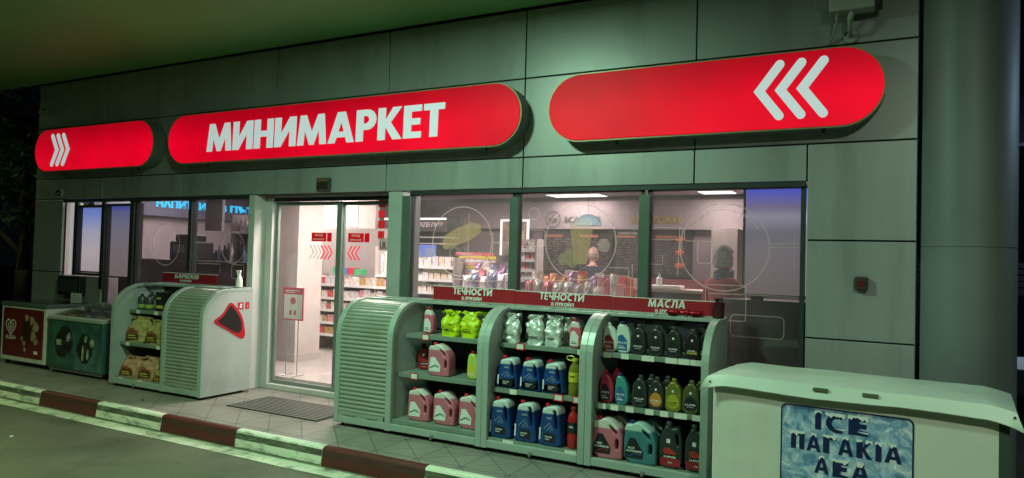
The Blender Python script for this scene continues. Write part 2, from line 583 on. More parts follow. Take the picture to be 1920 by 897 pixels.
struct(pv.build('pavement', PAVE))
# kerb of one-metre stones painted in turn
KW = pm('kerb white paint', (0.62, 0.66, 0.55), 0.6, var=0.1, scale=8, bump=0.1, bscale=60, dirt=(0.07, 0.085, 0.05), dscale=4.5, damt=0.95, stretch=(0.8, 2.5, 2.5))
KR = pm('kerb red paint', (0.095, 0.016, 0.014), 0.5, var=0.12, scale=8, bump=0.1, bscale=60, dirt=(0.03, 0.02, 0.015), dscale=5, damt=0.7, stretch=(0.8, 2.5, 2.5))
KG = pm('kerb grime band', (0.075, 0.085, 0.055), 0.8, var=0.3, scale=9, bump=0.1, bscale=60, dirt=(0.30, 0.32, 0.26), dscale=9, damt=0.5, stretch=(0.6, 3, 3))
KGR = pm('kerb red grime band', (0.055, 0.018, 0.014), 0.8, var=0.3, scale=9, bump=0.1, bscale=60, stretch=(0.6, 3, 3))
kb = MB()
for k in range(-9, 16):
    x0 = -9.017 + k + 0.003
    x1 = x0 + 0.994
    red = k % 2 == 1
    a, gband = (1, 3) if red else (0, 2)
    prof = [(-1.29, -0.15), (-1.29, 0.004), (-1.332, 0.004), (-1.350, -0.006), (-1.357, -0.020), (-1.364, -0.072), (-1.372, -0.138), (-1.374, -0.15)]
    n = len(prof)
    vs = [(x0, y, z) for y, z in prof] + [(x1, y, z) for y, z in prof]
    for i in range(n):
        j = (i + 1) % n
        mi = gband if i in (4, 6) else a
        kb.add([vs[i], vs[j], vs[j + n], vs[i + n]], [(0, 1, 2, 3)], mi)
    kb.add([vs[i] for i in range(n)], [tuple(range(n))], a)
    kb.add([vs[i + n] for i in range(n)], [tuple(range(n))], a)
struct(kb.build('kerb', [KW, KR, KG, KGR]))
LINE = pm('worn white line paint', (0.52, 0.56, 0.44), 0.6, var=0.12, scale=7, bump=0.08, bscale=80, dirt=(0.10, 0.12, 0.07), dscale=5, damt=0.95)
ln = MB()
rnd = random.Random(3)
px = []
x = -18.0
while x < 7:
    px.append((x, -1.560 + rnd.uniform(-0.006, 0.006))); x += 0.25
ln.add([(a, -1.405, -0.146) for a, b in px] + [(a, b, -0.146) for a, b in px],
       [(i, i + 1, len(px) + i + 1, len(px) + i) for i in range(len(px) - 1)])
struct(ln.build('painted_line', LINE))

GUT = pm('dirty gutter strip', (0.15, 0.17, 0.11), 0.8, var=0.3, scale=7, bump=0.15, bscale=60, dirt=(0.04, 0.05, 0.03), dscale=5, damt=0.8)
gu = MB(); gu.add([(-18, -1.404, -0.1465), (7, -1.404, -0.1465), (7, -1.373, -0.1465), (-18, -1.373, -0.1465)], [(0, 1, 2, 3)])
struct(gu.build('gutter', GUT))

# canopy over the forecourt
SOFFIT = pm('canopy soffit sheet', (0.20, 0.46, 0.18), 0.55, var=0.12, scale=0.7)
can = thing('forecourt_canopy', 'flat pale soffit of the fuel station canopy above the shop front', 'canopy', (-5, -4.5, 3.87))
c_ = MB(); c_.box(-17, 6, -9.5, -0.02, 3.875, 4.35)
c_.build('soffit', SOFFIT, can)
c_ = MB(); c_.box(-17.1, 6.1, -9.7, -9.502, 3.80, 4.5)
c_.build('fascia', pm('canopy edge', (0.35, 0.02, 0.03), 0.4), can)
LAMPB = pm('lamp housing', (0.6, 0.62, 0.6), 0.4, 0.3)
for x, y, p, c, sp_ in CANOPY_LAMPS:
    t = thing('canopy_light', 'square recessed floodlight in the canopy soffit at x %.0f metres' % x, 'lamp', (x, y, 3.87), 0, 'floodlights in the canopy soffit')
    t['label'] = {-3.4: 'square floodlight in the canopy soffit nearest the middle red sign', -9.4: 'square floodlight in the canopy soffit above the freezers', -6.2: 'square floodlight in the canopy soffit above the kerb by the door', -13.7: 'added floodlight at the far left of the canopy soffit, lighting the tree', 1.0: 'square floodlight in the canopy soffit above the ice chest'}[x]
    m = MB(); m.box(x - .24, x + .24, y - .24, y + .24, 3.822, 3.874); m.build('housing', LAMPB, t, bevel=.01)
    m = MB(); m.box(x - .2, x + .2, y - .2, y + .2, 3.812, 3.821); m.build('lens', emis('lit lens', c, 3), t)

# ================================================================== THE SHOP BUILDING
bld = thing('minimarket_building', 'single storey shop clad in grey metal panels under the canopy', 'building', (-5.3, 3, 0))
wl = MB()
G = 0.006
def panel(x0, x1, z0, z1, y=0.0, th=0.03):
    wl.box(x0 + G, x1 - G, y, y + th, z0 + G, z1 - G, 0)
XC = [-10.84, -9.265, -7.69, -6.115, -4.535, -2.965, -1.40, 0.18]
for i in range(7):
    panel(XC[i], XC[i + 1], 3.222, 3.86)
    panel(XC[i], XC[i + 1], 2.494, 3.222)
    if i < 6:
        panel(XC[i], XC[i + 1], 2.21, 2.494)
panel(-1.40, -0.548, 2.21, 2.494)
for a, b in ((1.766, 2.494), (1.034, 1.766), (0.30, 1.034), (0.0, 0.30)):
    panel(-0.548, 0.18, a, b)
# left corner panels, the sill wall under the left windows
panel(-10.84, -10.15, 1.20, 2.21); panel(-10.84, -10.15, 0.55, 1.20); panel(-10.84, -10.15, 0.0, 0.55)
panel(-10.15, -9.22, 0.0, 0.62); panel(-10.15, -9.22, 0.62, 1.17)
panel(-9.22, -6.50, 0.0, 0.38)
panel(-4.25, -2.4, 0.0, 0.40); panel(-2.4, -0.548, 0.0, 0.40)
wl.build('wall', CLAD, bld, bevel=0.003)
bk = MB()   # dark backing behind the joints
bk.box(-10.83, 0.17, 0.032, 0.06, 2.215, 3.9)
bk.box(-0.54, 0.17, 0.032, 0.06, 0, 2.215)
bk.box(-10.83, -10.16, 0.032, 0.06, 0, 2.215); bk.box(-10.16, -9.23, 0.032, 0.06, 0, 1.16)
bk.box(-9.23, -6.51, 0.032, 0.06, 0, 0.37); bk.box(-4.24, -0.54, 0.032, 0.06, 0, 0.39)
bk.build('backing', GAP, bld)
sh = MB()   # shell: side walls, back wall, roof
sh.box(-10.9, -10.62, 0.08, 6.4, 0, 3.86); sh.box(0.14, 0.18, 0.033, 6.4, 0, 3.86)
sh.box(-10.9, 0.18, 6.5, 6.7, 0, 3.86); sh.box(-10.9, 0.18, 0.062, 6.4, 3.862, 4.0)
sh.build('shell', CLAD, bld)
m = MB(); m.box(-10.6, 0.12, 0.37, 6.1, 0.02, 0.10); m.build('floor', SHOPFLOOR, bld)
m = MB(); m.box(-10.6, 0.12, 0.08, 6.1, 2.69, 2.85); m.build('ceiling', pm('grey ceiling', (.5, .46, .46), .7), bld)
m = MB(); m.box(-10.6, -10.55, 0.08, 6.1, 0.1, 2.689); m.build('inner_wall', SHOPGREY, bld)
m = MB(); m.box(0.06, 0.12, 0.08, 6.1, 0.1, 2.689); 
m = MB(); m.box(-10.55, 0.06, 6.02, 6.1, 0.1, 2.689); m.build('inner_wall', pm('mauve grey back wall', (.20, .17, .18), .7), bld)
m = MB(); m.box(-10.4, 0.05, 5.90, 6.01, 2.11, 2.60); m.build('bulkhead', pm('grey bulkhead', (0.26, 0.23, 0.235), .6), bld)
m = MB(); m.box(-10.549, -10.42, 0.6, 4.4, 2.09, 2.689); m.build('bulkhead', pm('blue grey bulkhead', (0.12, 0.13, 0.17), .6), bld)
m = MB(); m.box(-7.48, -6.96, 1.26, 1.72, 0.1, 2.689); m.build('pillar', WHITEWALL, bld)
m = MB(); m.box(-7.50, -6.94, 1.24, 1.74, 0.1, 0.20); m.build('skirting', pm('skirting tiles', (.45, .42, .40), .4), bld)
m = MB(); m.box(-2.45, -2.05, 5.5, 6.0, 0.1, 2.11); m.build('pillar', WHITEWALL, bld)
m = MB(); m.box(-9.3, -7.32, 3.3, 3.4, 0.1, 2.689); m.build('partition_wall', WHITEWALL, bld)
m = MB(); m.box(-8.48, -8.14, 1.0, 1.04, 1.83, 2.689); m.build('hanging_board', pm('white board', (.8, .78, .74), .6), bld)
m = MB(); m.box(-8.1, -6.72, 2.86, 2.90, 0.1, 1.96); m.build('back_panel', SHOPGREY, bld)

# frames and panes
def window(x0, x1, z0, z1, glass, fr=0.045, matf=FRAME, y=0.03):
    f = MB()
    f.box(x0, x0 + fr, y, y + .06, z0, z1); f.box(x1 - fr, x1, y, y + .06, z0, z1)
    f.box(x0 + fr, x1 - fr, y, y + .06, z0, z0 + fr); f.box(x0 + fr, x1 - fr, y, y + .06, z1 - fr, z1)
    w_ = f.build('window', matf, bld, bevel=.003)
    p = MB(); p.box(x0 + fr, x1 - fr, y + .026, y + .034, z0 + fr, z1 - fr)
    p.build('pane', glass, w_)
    return w_
WIN = {}
WIN['a'] = window(-4.25, -3.045, 0.40, 2.20, GLASS, .035, FRAME_D)
WIN['b'] = window(-3.037, -1.815, 0.40, 2.20, GLASS, .035, FRAME_D)
WIN['c'] = window(-1.793, -0.556, 0.40, 2.20, GLASS, .035, FRAME_D)
WIN['d'] = window(-7.50, -6.47, 0.38, 2.20, GLASS_L, .03, FRAME_D)
WIN['e'] = window(-8.60, -7.51, 0.38, 2.20, GLASS_L, .035, FRAME_D)
WIN['f'] = window(-9.22, -8.66, 0.38, 2.14, GLASS_L, .03, FRAME_D)
WIN['g'] = window(-9.86, -9.26, 1.17, 2.13, GLASS_L, .035, FRAME_D)
# mullion covers standing proud of the panes, the head channels, the piers by the door
for a, b, z in ((-3.085, -2.998, 2.13), (-1.853, -1.762, 2.13), (-4.30, -4.215, 2.16)):
    m = MB(); m.box(a, b, -0.012, 0.028, 0.40, z); m.build('mullion', FRAME, bld, bevel=.004)
for a, b, z in ((-8.665, -8.59, .38), (-9.27, -9.20, 1.0), (-7.53, -7.475, .38), (-9.88, -9.80, 1.17)):
    m = MB(); m.box(a, b, 0.0, 0.028, z, 2.165); m.build('mullion', FRAME_D, bld)
for a, b, z in ((-4.215, -0.555, 2.172), (-10.14, -6.47, 2.166)):
    m = MB(); m.box(a, b, -0.004, 0.028, z, 2.208); m.build('head_channel', FRAME_D, bld)
m = MB(); m.box(-6.47, -6.375, -0.02, 0.26, 0.0, 2.205); m.build('door_pier', FRAME_W, bld, bevel=.006)
m = MB(); m.box(-6.37, -4.31, 0.034, 0.36, 2.209, 2.26); m.build('door_soffit', FRAME_D, bld)
m = MB(); m.box(-4.47, -4.305, -0.03, 0.30, 0.0, 2.205); m.build('door_pier', pm('right pier', (.40, .44, .42), .4, .1), bld, bevel=.006)
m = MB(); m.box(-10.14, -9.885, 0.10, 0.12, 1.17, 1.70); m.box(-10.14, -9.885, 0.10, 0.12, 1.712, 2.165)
o = m.build('lit_reveal', emis('reveal with painted glow', (0.62, 0.60, 0.60), 0.55), bld)  # white reveal; the shop light on it is put in as glow

# sliding door
m = MB()
m.box(-6.155, -6.055, -0.02, 0.10, 0.0, 2.165); m.box(-6.155, -4.30, 0.0, 0.10, 2.167, 2.20)
m.box(-6.053, -4.30, -0.02, 0.18, 0.0, 0.11)
DOORS = [m.build('door_frame', FRAME_W, bld, bevel=.004)]
m = MB(); m.box(-6.05, -4.30, 0.0, 0.06, 2.125, 2.163); DOORS.append(m.build('door_track', FRAME_D, bld))
def leaf(x0, x1, y):
    f = MB(); fr = .035
    f.box(x0, x0 + fr, y, y + .035, .08, 2.12); f.box(x1 - fr - .03, x1, y, y + .035, .08, 2.12)
    f.box(x0 + fr, x1 - fr - .03, y, y + .035, .08, .15); f.box(x0 + fr, x1 - fr - .03, y, y + .035, 2.08, 2.12)
    d = f.build('sliding_door', pm('door leaf', (.20, .25, .22), .4, .2), bld, bevel=.003)
    p = MB(); p.box(x0 + fr, x1 - fr - .03, y + .014, y + .02, .15, 2.08); p.build('pane', GLASS_D, d)
    return d
dl = leaf(-6.05, -5.10, 0.035)
dr = leaf(-5.14, -4.31, 0.085)
# stickers on the door glass
S_RED = film_mat('red door sticker', (0.50, 0.01, 0.03), 0.97)
S_GREY = film_mat('grey door sticker', (0.30, 0.28, 0.27), 0.8)
S_WHITE = film_mat('pale window print', (0.80, 0.76, 0.68), 0.30)
S_LINE = film_mat('pale line print', (0.92, 0.84, 0.74), 0.42)
S_FILL = film_mat('grey circle print', (0.30, 0.24, 0.28), 0.42)
S_GREEN = film_mat('green fruit print', (0.50, 0.58, 0.30), 0.30)
S_JUICE = film_mat('juice print', (0.62, 0.52, 0.28), 0.34)
def chev(mb, cx, cz, h, wd, dirn, y, th, mi=0):
    mb.ribbon([(cx - dirn * h * .26, cz + h / 2), (cx + dirn * h * .12, cz), (cx - dirn * h * .26, cz - h / 2)], th, y, mi)
def doorset(d, x0, dirn, y):
    x0 -= .02
    m = MB(); m.box(x0, x0 + .21, y - .002, y, 1.69, 1.785); m.box(x0 + .22, x0 + .285, y - .002, y, 1.69, 1.785)
    o = m.build('sticker', S_RED, d)
    text('lettering', 'ВХОД', x0 + .05, x0 + .16, 1.743, 1.770, y - .003, PALE, d, .03, .0004)
    text('lettering', 'ENTRANCE', x0 + .03, x0 + .18, 1.705, 1.723, y - .003, PALE, d, .02, .0004)
    m = MB()
    for k in range(6):
        mi = 0 if (k >= 3) == (dirn > 0) else 1
        chev(m, x0 + .02 + k * .052, 1.575, .15, 0, dirn, y - .001, .018, mi)
    m.build('arrow_sticker', [S_RED, S_GREY], d)
doorset(dl, -5.50, 1, 0.045)
doorset(dr, -5.03, -1, 0.095)
for k in range(4):
    m = MB(); z = 2.055 - k * .107; m.box(-4.655, -4.575, .093, .095, z, z + .075)
    s_ = m.build('sticker', S_RED, dr)
    m = MB(); m.ribbon(circle(-4.615, z + .038, .024, 16), .008, .092, closed=True)
    m.build('symbol', S_WHITE, dr)
m = MB(); m.box(-4.64, -4.49, .093, .095, 1.61, 1.735); m.build('sticker', S_GREY, dr)
text('lettering', 'UK', -4.62, -4.54, 1.625, 1.70, .092, BLACK, dr, .02, .0004)
# the doors stand 16 cm back from the cladding, in a white reveal
DOORS += [dl, dr]
for d in list(DOORS): DOORS += list(d.children)
for d in DOORS:
    o0 = ORG[bld.name]
    for v in d.data.vertices:
        p = v.co + o0
        v.co = Vector((p.x * 1.035, p.y + .16, max(0.0, 1.5756 + (p.z - 1.5756) * 1.035))) - o0
# window prints: circles, cup, sandwich, rounded lines
YS = -0.0
YW = 0.050
def circ_print(win, cx, cz, r, words=None):
    m = MB(); m.ribbon(circle(cx, cz, r), .010, YW, closed=True); m.build('window_print', S_LINE, win)
circ_print(WIN['a'], -3.635, 1.715, .335)
circ_print(WIN['b'], -2.405, 1.727, .335)
circ_print(WIN['c'], -1.165, 1.702, .350)
circ_print(WIN['d'], -6.79, 1.60, .185); circ_print(WIN['e'], -8.00, 1.62, .26)
# cup with straw and lid
m = MB(); m.prism_y([(-2.335, 1.53), (-2.455, 1.53), (-2.50, 1.85), (-2.285, 1.85)], YW - .003, YW - .002); m.build('cup_print', S_JUICE, WIN['b'])
m = MB(); m.prism_y([(-2.505, 1.853), (-2.28, 1.853), (-2.30, 1.90), (-2.34, 1.94), (-2.45, 1.94), (-2.49, 1.90)], YW - .003, YW - .002)
m.ribbon([(-2.40, 1.945), (-2.425, 2.03)], .012, YW - .003); m.build('lid_print', S_WHITE, WIN['b'])
m = MB()
for cx, cz, r in ((-2.56, 1.57, .055), (-2.50, 1.60, .06), (-2.47, 1.545, .05)):
    m.add([(x_, YW - .004, z_) for x_, z_ in circle(cx, cz, r, 18)], [tuple(range(18))])
m.build('fruit_print', S_GREEN, WIN['b'])
m = MB(); m.add([(a, YW - .003, b) for a, b in circle(-2.18, 1.70, .06, 20)], [tuple(range(20))]); m.build('slice_print', S_WHITE, WIN['b'])
# sandwich
sw = [(-3.86, 1.68), (-3.84, 1.76), (-3.70, 1.84), (-3.52, 1.90), (-3.42, 1.87), (-3.42, 1.80), (-3.52, 1.74), (-3.72, 1.66), (-3.82, 1.63)]
m = MB(); m.prism_y(sw, YW - .003, YW - .002)
m.build('sandwich_print', S_JUICE, WIN['a'])
m = MB()
for k in range(9):
    m.ribbon([(-3.80 + k * .042, 1.74 + k * .012), (-3.775 + k * .042, 1.79 + k * .011)], .009, YW - .005)
m.ribbon(circle(-3.71, 1.60, .055, 24), .012, YW - .004, closed=True)
m.ribbon(circle(-3.60, 1.62, .04, 24), .01, YW - .004, closed=True)
m.build('sandwich_lines_print', S_WHITE, WIN['a'])
# rounded guide lines
def lines(win, ls):
    for l in ls:
        pts, closed = l
        m = MB(); m.ribbon(pts, .0075, YW + .002, closed=closed); m.build('line_print', S_LINE, win)
lines(WIN['a'], [([(-3.56, 1.98), (-3.56, 1.53), (-3.60, 1.51), (-3.68, 1.51)], 0), ([(-3.29, 1.71), (-3.09, 1.71)], 0), ([(-3.29, 1.80), (-3.29, 1.60)], 0),
                 ([(-4.1, 1.30), (-3.9, 1.36), (-3.4, 1.34), (-3.1, 1.36)], 0), ([(-3.52, 1.33), (-3.52, 1.25)], 0)])
lines(WIN['b'], [(rrect(-2.23, -1.93, 1.22, 1.44, .03), 1), (rrect(-2.97, -2.75, 1.68, 1.83, .02), 1), ([(-2.13, 1.51), (-1.95, 1.51), (-1.95, 1.46), (-1.95, 1.42)], 0),
                 ([(-1.92, 1.54), (-1.92, 1.42), (-1.84, 1.42)], 0), (rrect(-2.72, -2.52, 1.25, 1.38, .02), 1), ([(-2.9, 1.36), (-2.9, 1.26)], 0),
                 (circle(-2.865, 1.98, .055, 24), 1)])
lines(WIN['c'], [(rrect(-1.48, -1.25, 1.75, 1.86, .02), 1), (rrect(-1.37, -1.26, 1.57, 1.75, .02), 1), ([(-1.52, 1.86), (-1.53, 1.46)], 0),
                 ([(-.815, 1.735), (-.60, 1.735)], 0), ([(-.815, 1.71), (-.60, 1.71)], 0), ([(-.615, 1.87), (-.635, 1.87), (-.635, 1.54), (-.615, 1.54)], 0),
                 (rrect(-1.30, -.985, 1.12, 1.40, .02), 1), (rrect(-1.10, -.70, 1.0, 1.17, .035), 1), ([(-1.28, 1.33), (-.60, 1.33)], 0),
                 ([(-1.76, 1.86), (-1.50, 1.86), (-1.50, 1.68), (-1.53, 1.68)], 0), ([(-1.76, 1.76), (-1.53, 1.76)], 0), ([(-1.76, 1.55), (-1.66, 1.55), (-1.66, 1.63)], 0)])
lines(WIN['d'], [(rrect(-6.80, -6.60, 1.24, 1.40, .02), 1), ([(-7.4, 1.40), (-7.0, 1.40), (-7.0, 1.3)], 0), ([(-7.02, 1.86), (-6.95, 1.86)], 0)])
# curved writing round the third circle
m = None
word = 'вземи с перфектна компания'
for i, ch in enumerate(word):
    if ch == ' ': continue
    a = R(142 - i * 4.4)
    cx, cz = -1.165 + .30 * math.cos(a), 1.702 + .30 * math.sin(a)
    o = text('curved_lettering', ch, -.009, .009, -.011, .012, 0, S_LINE, None, .01, .0002, local=True)
    o.data.transform(Matrix.Rotation(-(a - PI / 2), 4, 'Y'))
    o.data.transform(Matrix.Translation((cx, YW, cz)))
    if m is None:
        m = bmesh.new()
    m.from_mesh(o.data)
    bpy.data.objects.remove(o)
me = bpy.data.meshes.new('curved_lettering'); m.to_mesh(me); m.free(); me.materials.append(S_LINE)
me.transform(Matrix.Translation(-ORG[bld.name]))
o = bpy.data.objects.new('curved_lettering', me); COL.objects.link(o); o.parent = WIN['c']

# ================================================================== ILLUMINATED SIGNS
def sign_face_mat():
    m = bpy.data.materials.new('red acrylic face')
    m.use_nodes = True
    N, L = m.node_tree.nodes, m.node_tree.links
    b = N['Principled BSDF']
    b.inputs['Base Color'].default_value = (.16, .002, .008, 1)
    b.inputs['Roughness'].default_value = .5
    b.inputs['Specular IOR Level'].default_value = .2
    # the tubes run along the middle of the box: the acrylic is brighter there than at the rim
    tc = N.new('ShaderNodeTexCoord')
    sp = N.new('ShaderNodeSeparateXYZ'); L.new(tc.outputs['Object'], sp.inputs[0])
    m1 = N.new('ShaderNodeMapRange'); m1.interpolation_type = 'SMOOTHSTEP'
    m1.inputs[1].default_value = .60; m1.inputs[2].default_value = .22; m1.inputs[3].default_value = .55; m1.inputs[4].default_value = 1.0
    L.new(sp.outputs[2], m1.inputs[0])
    ns = N.new('ShaderNodeTexNoise'); ns.inputs['Scale'].default_value = 1.1; ns.inputs['Detail'].default_value = 2
    L.new(tc.outputs['Object'], ns.inputs['Vector'])
    mr = N.new('ShaderNodeMapRange'); mr.inputs[1].default_value = .3; mr.inputs[2].default_value = .7
    mr.inputs[3].default_value = .78; mr.inputs[4].default_value = 1.18
    L.new(ns.outputs[0], mr.inputs[0])
    mu = N.new('ShaderNodeMath'); mu.operation = 'MULTIPLY'; L.new(mr.outputs[0], mu.inputs[0]); L.new(m1.outputs[0], mu.inputs[1])
    mr = mu
    b.inputs['Emission Color'].default_value = (.70, .000, .016, 1)
    L.new(mr.outputs[0], b.inputs['Emission Strength'])
    return m
SIGNRED = sign_face_mat()
SIGNWHITE = emis('lit white acrylic', (.55, .66, .66), .75)
TRIM = pm('green trim', (0.25, 0.30, 0.16), .4, .3)
HOUS = pm('sign housing', (0.16, 0.19, 0.17), .45, .2)
def sign(label, x0, x1, zc=2.868, h=.287, d=.19, name='illuminated_sign'):
    t = thing(name, label, 'sign', ((x0 + x1) / 2, 0, zc - h), 0, 'lit red signs along the shop front')
    pts = []
    for k in range(21):
        a = R(-90 + 180 * k / 20); pts.append((x1 - h + h * math.cos(a), zc + h * math.sin(a)))
    for k in range(21):
        a = R(90 + 180 * k / 20); pts.append((x0 + h + h * math.cos(a), zc + h * math.sin(a)))
    m = MB(); m.prism_y(pts, -d + .012, -0.004); m.build('housing', HOUS, t, smooth=True)
    cx, cz = (x0 + x1) / 2, zc
    def off(s_):
        q = []
        hh = h - s_
        for k in range(21):
            a = R(-90 + 180 * k / 20); q.append((x1 - h + hh * math.cos(a), zc + hh * math.sin(a)))
        for k in range(21):
            a = R(90 + 180 * k / 20); q.append((x0 + h + hh * math.cos(a), zc + hh * math.sin(a)))
        return q
    m = MB(); m.prism_y(off(-.006), -d, -d + .0125); m.build('trim', TRIM, t, smooth=True)
    m = MB(); m.prism_y(off(.006), -d - .012, -d - .0005); m.build('face', SIGNRED, t, bevel=.006)
    for xx in (x0 + .6, x1 - .4):
        mm = MB(); mm.lathe([(.012, 0), (.012, .03)], (xx, -d + .09, zc - h - .03), 10); mm.build('drain_fitting', DGREY, t)
    return t
s1 = sign('short lit red sign with three right pointing chevrons', -10.53, -7.98)
s2 = sign('long lit red sign reading МИНИМАРКЕТ', -7.69, -2.90)
s3 = sign('lit red sign with three left pointing white chevrons', -2.63, -0.03)
def chevrons(t, x0, x1, dirn, z0=2.648, z1=3.10, th=.066, y=-.206, n=3):
    w_ = (x1 - x0)
    m = MB()
    step = w_ * .295
    cw = w_ - 2 * step
    for k in range(3):
        a = x0 + k * step
        tip, tail = (a + cw, a) if dirn > 0 else (a, a + cw)
        tail += th / 2 * (1 if dirn > 0 else -1); tip -= th / 2 * (1 if dirn > 0 else -1)
        P = [(tail, z1 - th / 2), (tip, (z0 + z1) / 2), (tail, z0 + th / 2)]
        # arms with rounded ends as one outline
        out = []
        d1 = Vector((P[1][0] - P[0][0], P[1][1] - P[0][1])).normalized(); n1 = Vector((-d1.y, d1.x)) * th / 2
        d2 = Vector((P[2][0] - P[1][0], P[2][1] - P[1][1])).normalized(); n2 = Vector((-d2.y, d2.x)) * th / 2
        def arc(c, s_, sgn):
            q = []
            for i in range(7):
                an = math.atan2(s_.y, s_.x) + sgn * PI * i / 6
                q.append((c[0] + th / 2 * math.cos(an), c[1] + th / 2 * math.sin(an)))
            return q
        nm = (n1 + n2).normalized() * (th / 2) / max(.3, (n1 + n2).normalized().dot(n1.normalized()))
        out += arc(P[0], -n1, -1)
        out += [(P[1][0] + nm.x, P[1][1] + nm.y)]
        out += arc(P[2], n2, -1)
        out += [(P[1][0] - nm.x, P[1][1] - nm.y)]
        m.prism_y(out, y - .004, y + .003)
    m.build('chevrons', SIGNWHITE, t)
chevrons(s1, -10.13, -9.70, 1, 2.64, 3.09)
chevrons(s3, -.905, -.395, -1)
LAST = [None]
# sign letters drawn as heavy geometric capitals
def letters(name, s, x0, x1, z0, z1, y, mat, parent, th=.004, slant=0.07, axes='xz', gap=.07, wt=1.0):
    st = .25 * wt
    H_ = .19 * wt
    def gl(ch):
        if ch == 'М': return 1.12, [[(0, 0), (.10, 1), (.33, 1), (.56, .42), (.79, 1), (1.02, 1), (1.12, 0), (.88, 0), (.84, .52), (.64, 0), (.48, 0), (.28, .52), (.24, 0)]], []
        if ch == 'И': return .86, [[(0, 0), (0, 1), (st, 1), (st, .42), (.86 - st, 1), (.86, 1), (.86, 0), (.86 - st, 0), (.86 - st, .58), (st, 0)]], []
        if ch == 'Й': return .86, [[(0, 0), (0, 1), (st, 1), (st, .42), (.86 - st, 1), (.86, 1), (.86, 0), (.86 - st, 0), (.86 - st, .58), (st, 0)], [(.2, 1.22), (.32, 1.22), (.43, 1.15), (.54, 1.22), (.66, 1.22), (.54, 1.06), (.32, 1.06)]], []
        if ch == 'Н': return .80, [[(0, 0), (0, 1), (st, 1), (st, .6), (.8 - st, .6), (.8 - st, 1), (.8, 1), (.8, 0), (.8 - st, 0), (.8 - st, .4), (st, .4), (st, 0)]], []
        if ch == 'А': return .96, [[(0, 0), (.34, 1), (.62, 1), (.96, 0), (.71, 0), (.65, .18), (.31, .18), (.25, 0)]], [[(.37, .36), (.59, .36), (.48, .70)]]
        if ch == 'Р': return .70, [[(0, 0), (0, 1), (.40, 1)] + [(.40 + .30 * math.sin(R(a)), .68 + .32 * math.cos(R(a))) for a in (20, 45, 70, 90, 110, 135, 160)] + [(.40, .36), (st, .36), (st, 0)]], [[(st, .56), (st, .80), (.36, .80), (.44, .75), (.46, .68), (.44, .61), (.36, .56)]]
        if ch == 'К': return .80, [[(0, 0), (0, 1), (st, 1), (st, .60), (.50, 1), (.79, 1), (.43, .54), (.82, 0), (.52, 0), (st, .42), (st, 0)]], []
        if ch == 'Е': return .58, [[(0, 0), (0, 1), (.58, 1), (.58, 1 - H_), (st, 1 - H_), (st, .5 + H_ / 2), (.54, .5 + H_ / 2), (.54, .5 - H_ / 2), (st, .5 - H_ / 2), (st, H_), (.58, H_), (.58, 0)]], []
        if ch == 'Т': return .66, [[(.33 - st / 2, 0), (.33 - st / 2, 1 - H_), (0, 1 - H_), (0, 1), (.66, 1), (.66, 1 - H_), (.33 + st / 2, 1 - H_), (.33 + st / 2, 0)]], []
        if ch == 'Ч': return .72, [[(.72 - st, 0), (.72 - st, .38), (.34, .34), (.14, .38), (.02, .55), (0, .7), (0, 1), (st, 1), (st, .70), (.28, .58), (.36, .55), (.72 - st, .58), (.72 - st, 1), (.72, 1), (.72, 0)]], []
        if ch == 'О':
            return .98, [[(.49 + .49 * math.cos(R(a)), .5 + .52 * math.sin(R(a))) for a in range(0, 360, 15)]], [[(.49 + .25 * math.cos(R(a)), .5 + .29 * math.sin(R(a))) for a in range(0, 360, 20)]]
        if ch == 'С':
            return .78, [[(.5 + .5 * math.cos(R(a)), .5 + .52 * math.sin(R(a))) for a in range(55, 306, 15)] + [(.5 + .26 * math.cos(R(a)), .5 + .27 * math.sin(R(a))) for a in range(300, 54, -15)]], []
        if ch == 'Л': return .86, [[(0, 0), (0, H_), (.08, .22), (.16, .5), (.18, 1), (.86, 1), (.86, 0), (.86 - st, 0), (.86 - st, .8), (.42, .8), (.40, .5), (.34, .14), (.22, 0)]], []
        if ch == 'У': return .80, [[(.12, 0), (.30, .36), (0, 1), (.29, 1), (.43, .63), (.55, 1), (.83, 1), (.40, 0)]], []
        if ch == 'Б': return .68, [[(0, 0), (0, 1), (.60, 1), (.60, .80), (st, .80), (st, .62), (.40, .62), (.58, .55), (.68, .40), (.68, .22), (.58, .07), (.40, 0)]], [[(st, .19), (.36, .19), (.43, .25), (.43, .37), (.36, .43), (st, .43)]]
        if ch == 'В': return .68, [[(0, 0), (0, 1), (.38, 1), (.56, .94), (.62, .80), (.60, .66), (.52, .54), (.64, .44), (.68, .30), (.62, .10), (.42, 0)]], [[(st, .19), (.36, .19), (.43, .25), (.43, .33), (.36, .40), (st, .40)], [(st, .61), (.32, .61), (.38, .66), (.38, .74), (.32, .80), (st, .80)]]
        if ch == 'Ю': return 1.12, [[(0, 0), (0, 1), (st, 1), (st, .6), (.36, .6)] + [(.70 + .40 * math.cos(R(a)), .5 + .52 * math.sin(R(a))) for a in range(165, -166, -15)] + [(.36, .4), (st, .4), (st, 0)]], [[(.70 + .17 * math.cos(R(a)), .5 + .28 * math.sin(R(a))) for a in range(0, 360, 30)]]
        if ch == 'П': return .84, [[(0, 0), (0, 1), (.84, 1), (.84, 0), (.84 - st, 0), (.84 - st, .78), (st, .78), (st, 0)]], []
        if ch == 'Г': return .62, [[(0, 0), (0, 1), (.62, 1), (.62, .78), (st, .78), (st, 0)]], []
        if ch == 'I': return st * 1.15, [[(0, 0), (0, 1), (st * 1.15, 1), (st * 1.15, 0)]], []
        return .35, [], []
    cu = bpy.data.curves.new('letters', 'CURVE'); cu.dimensions = '2D'; cu.fill_mode = 'BOTH'; cu.extrude = th / 2
    pen = 0
    ps = []
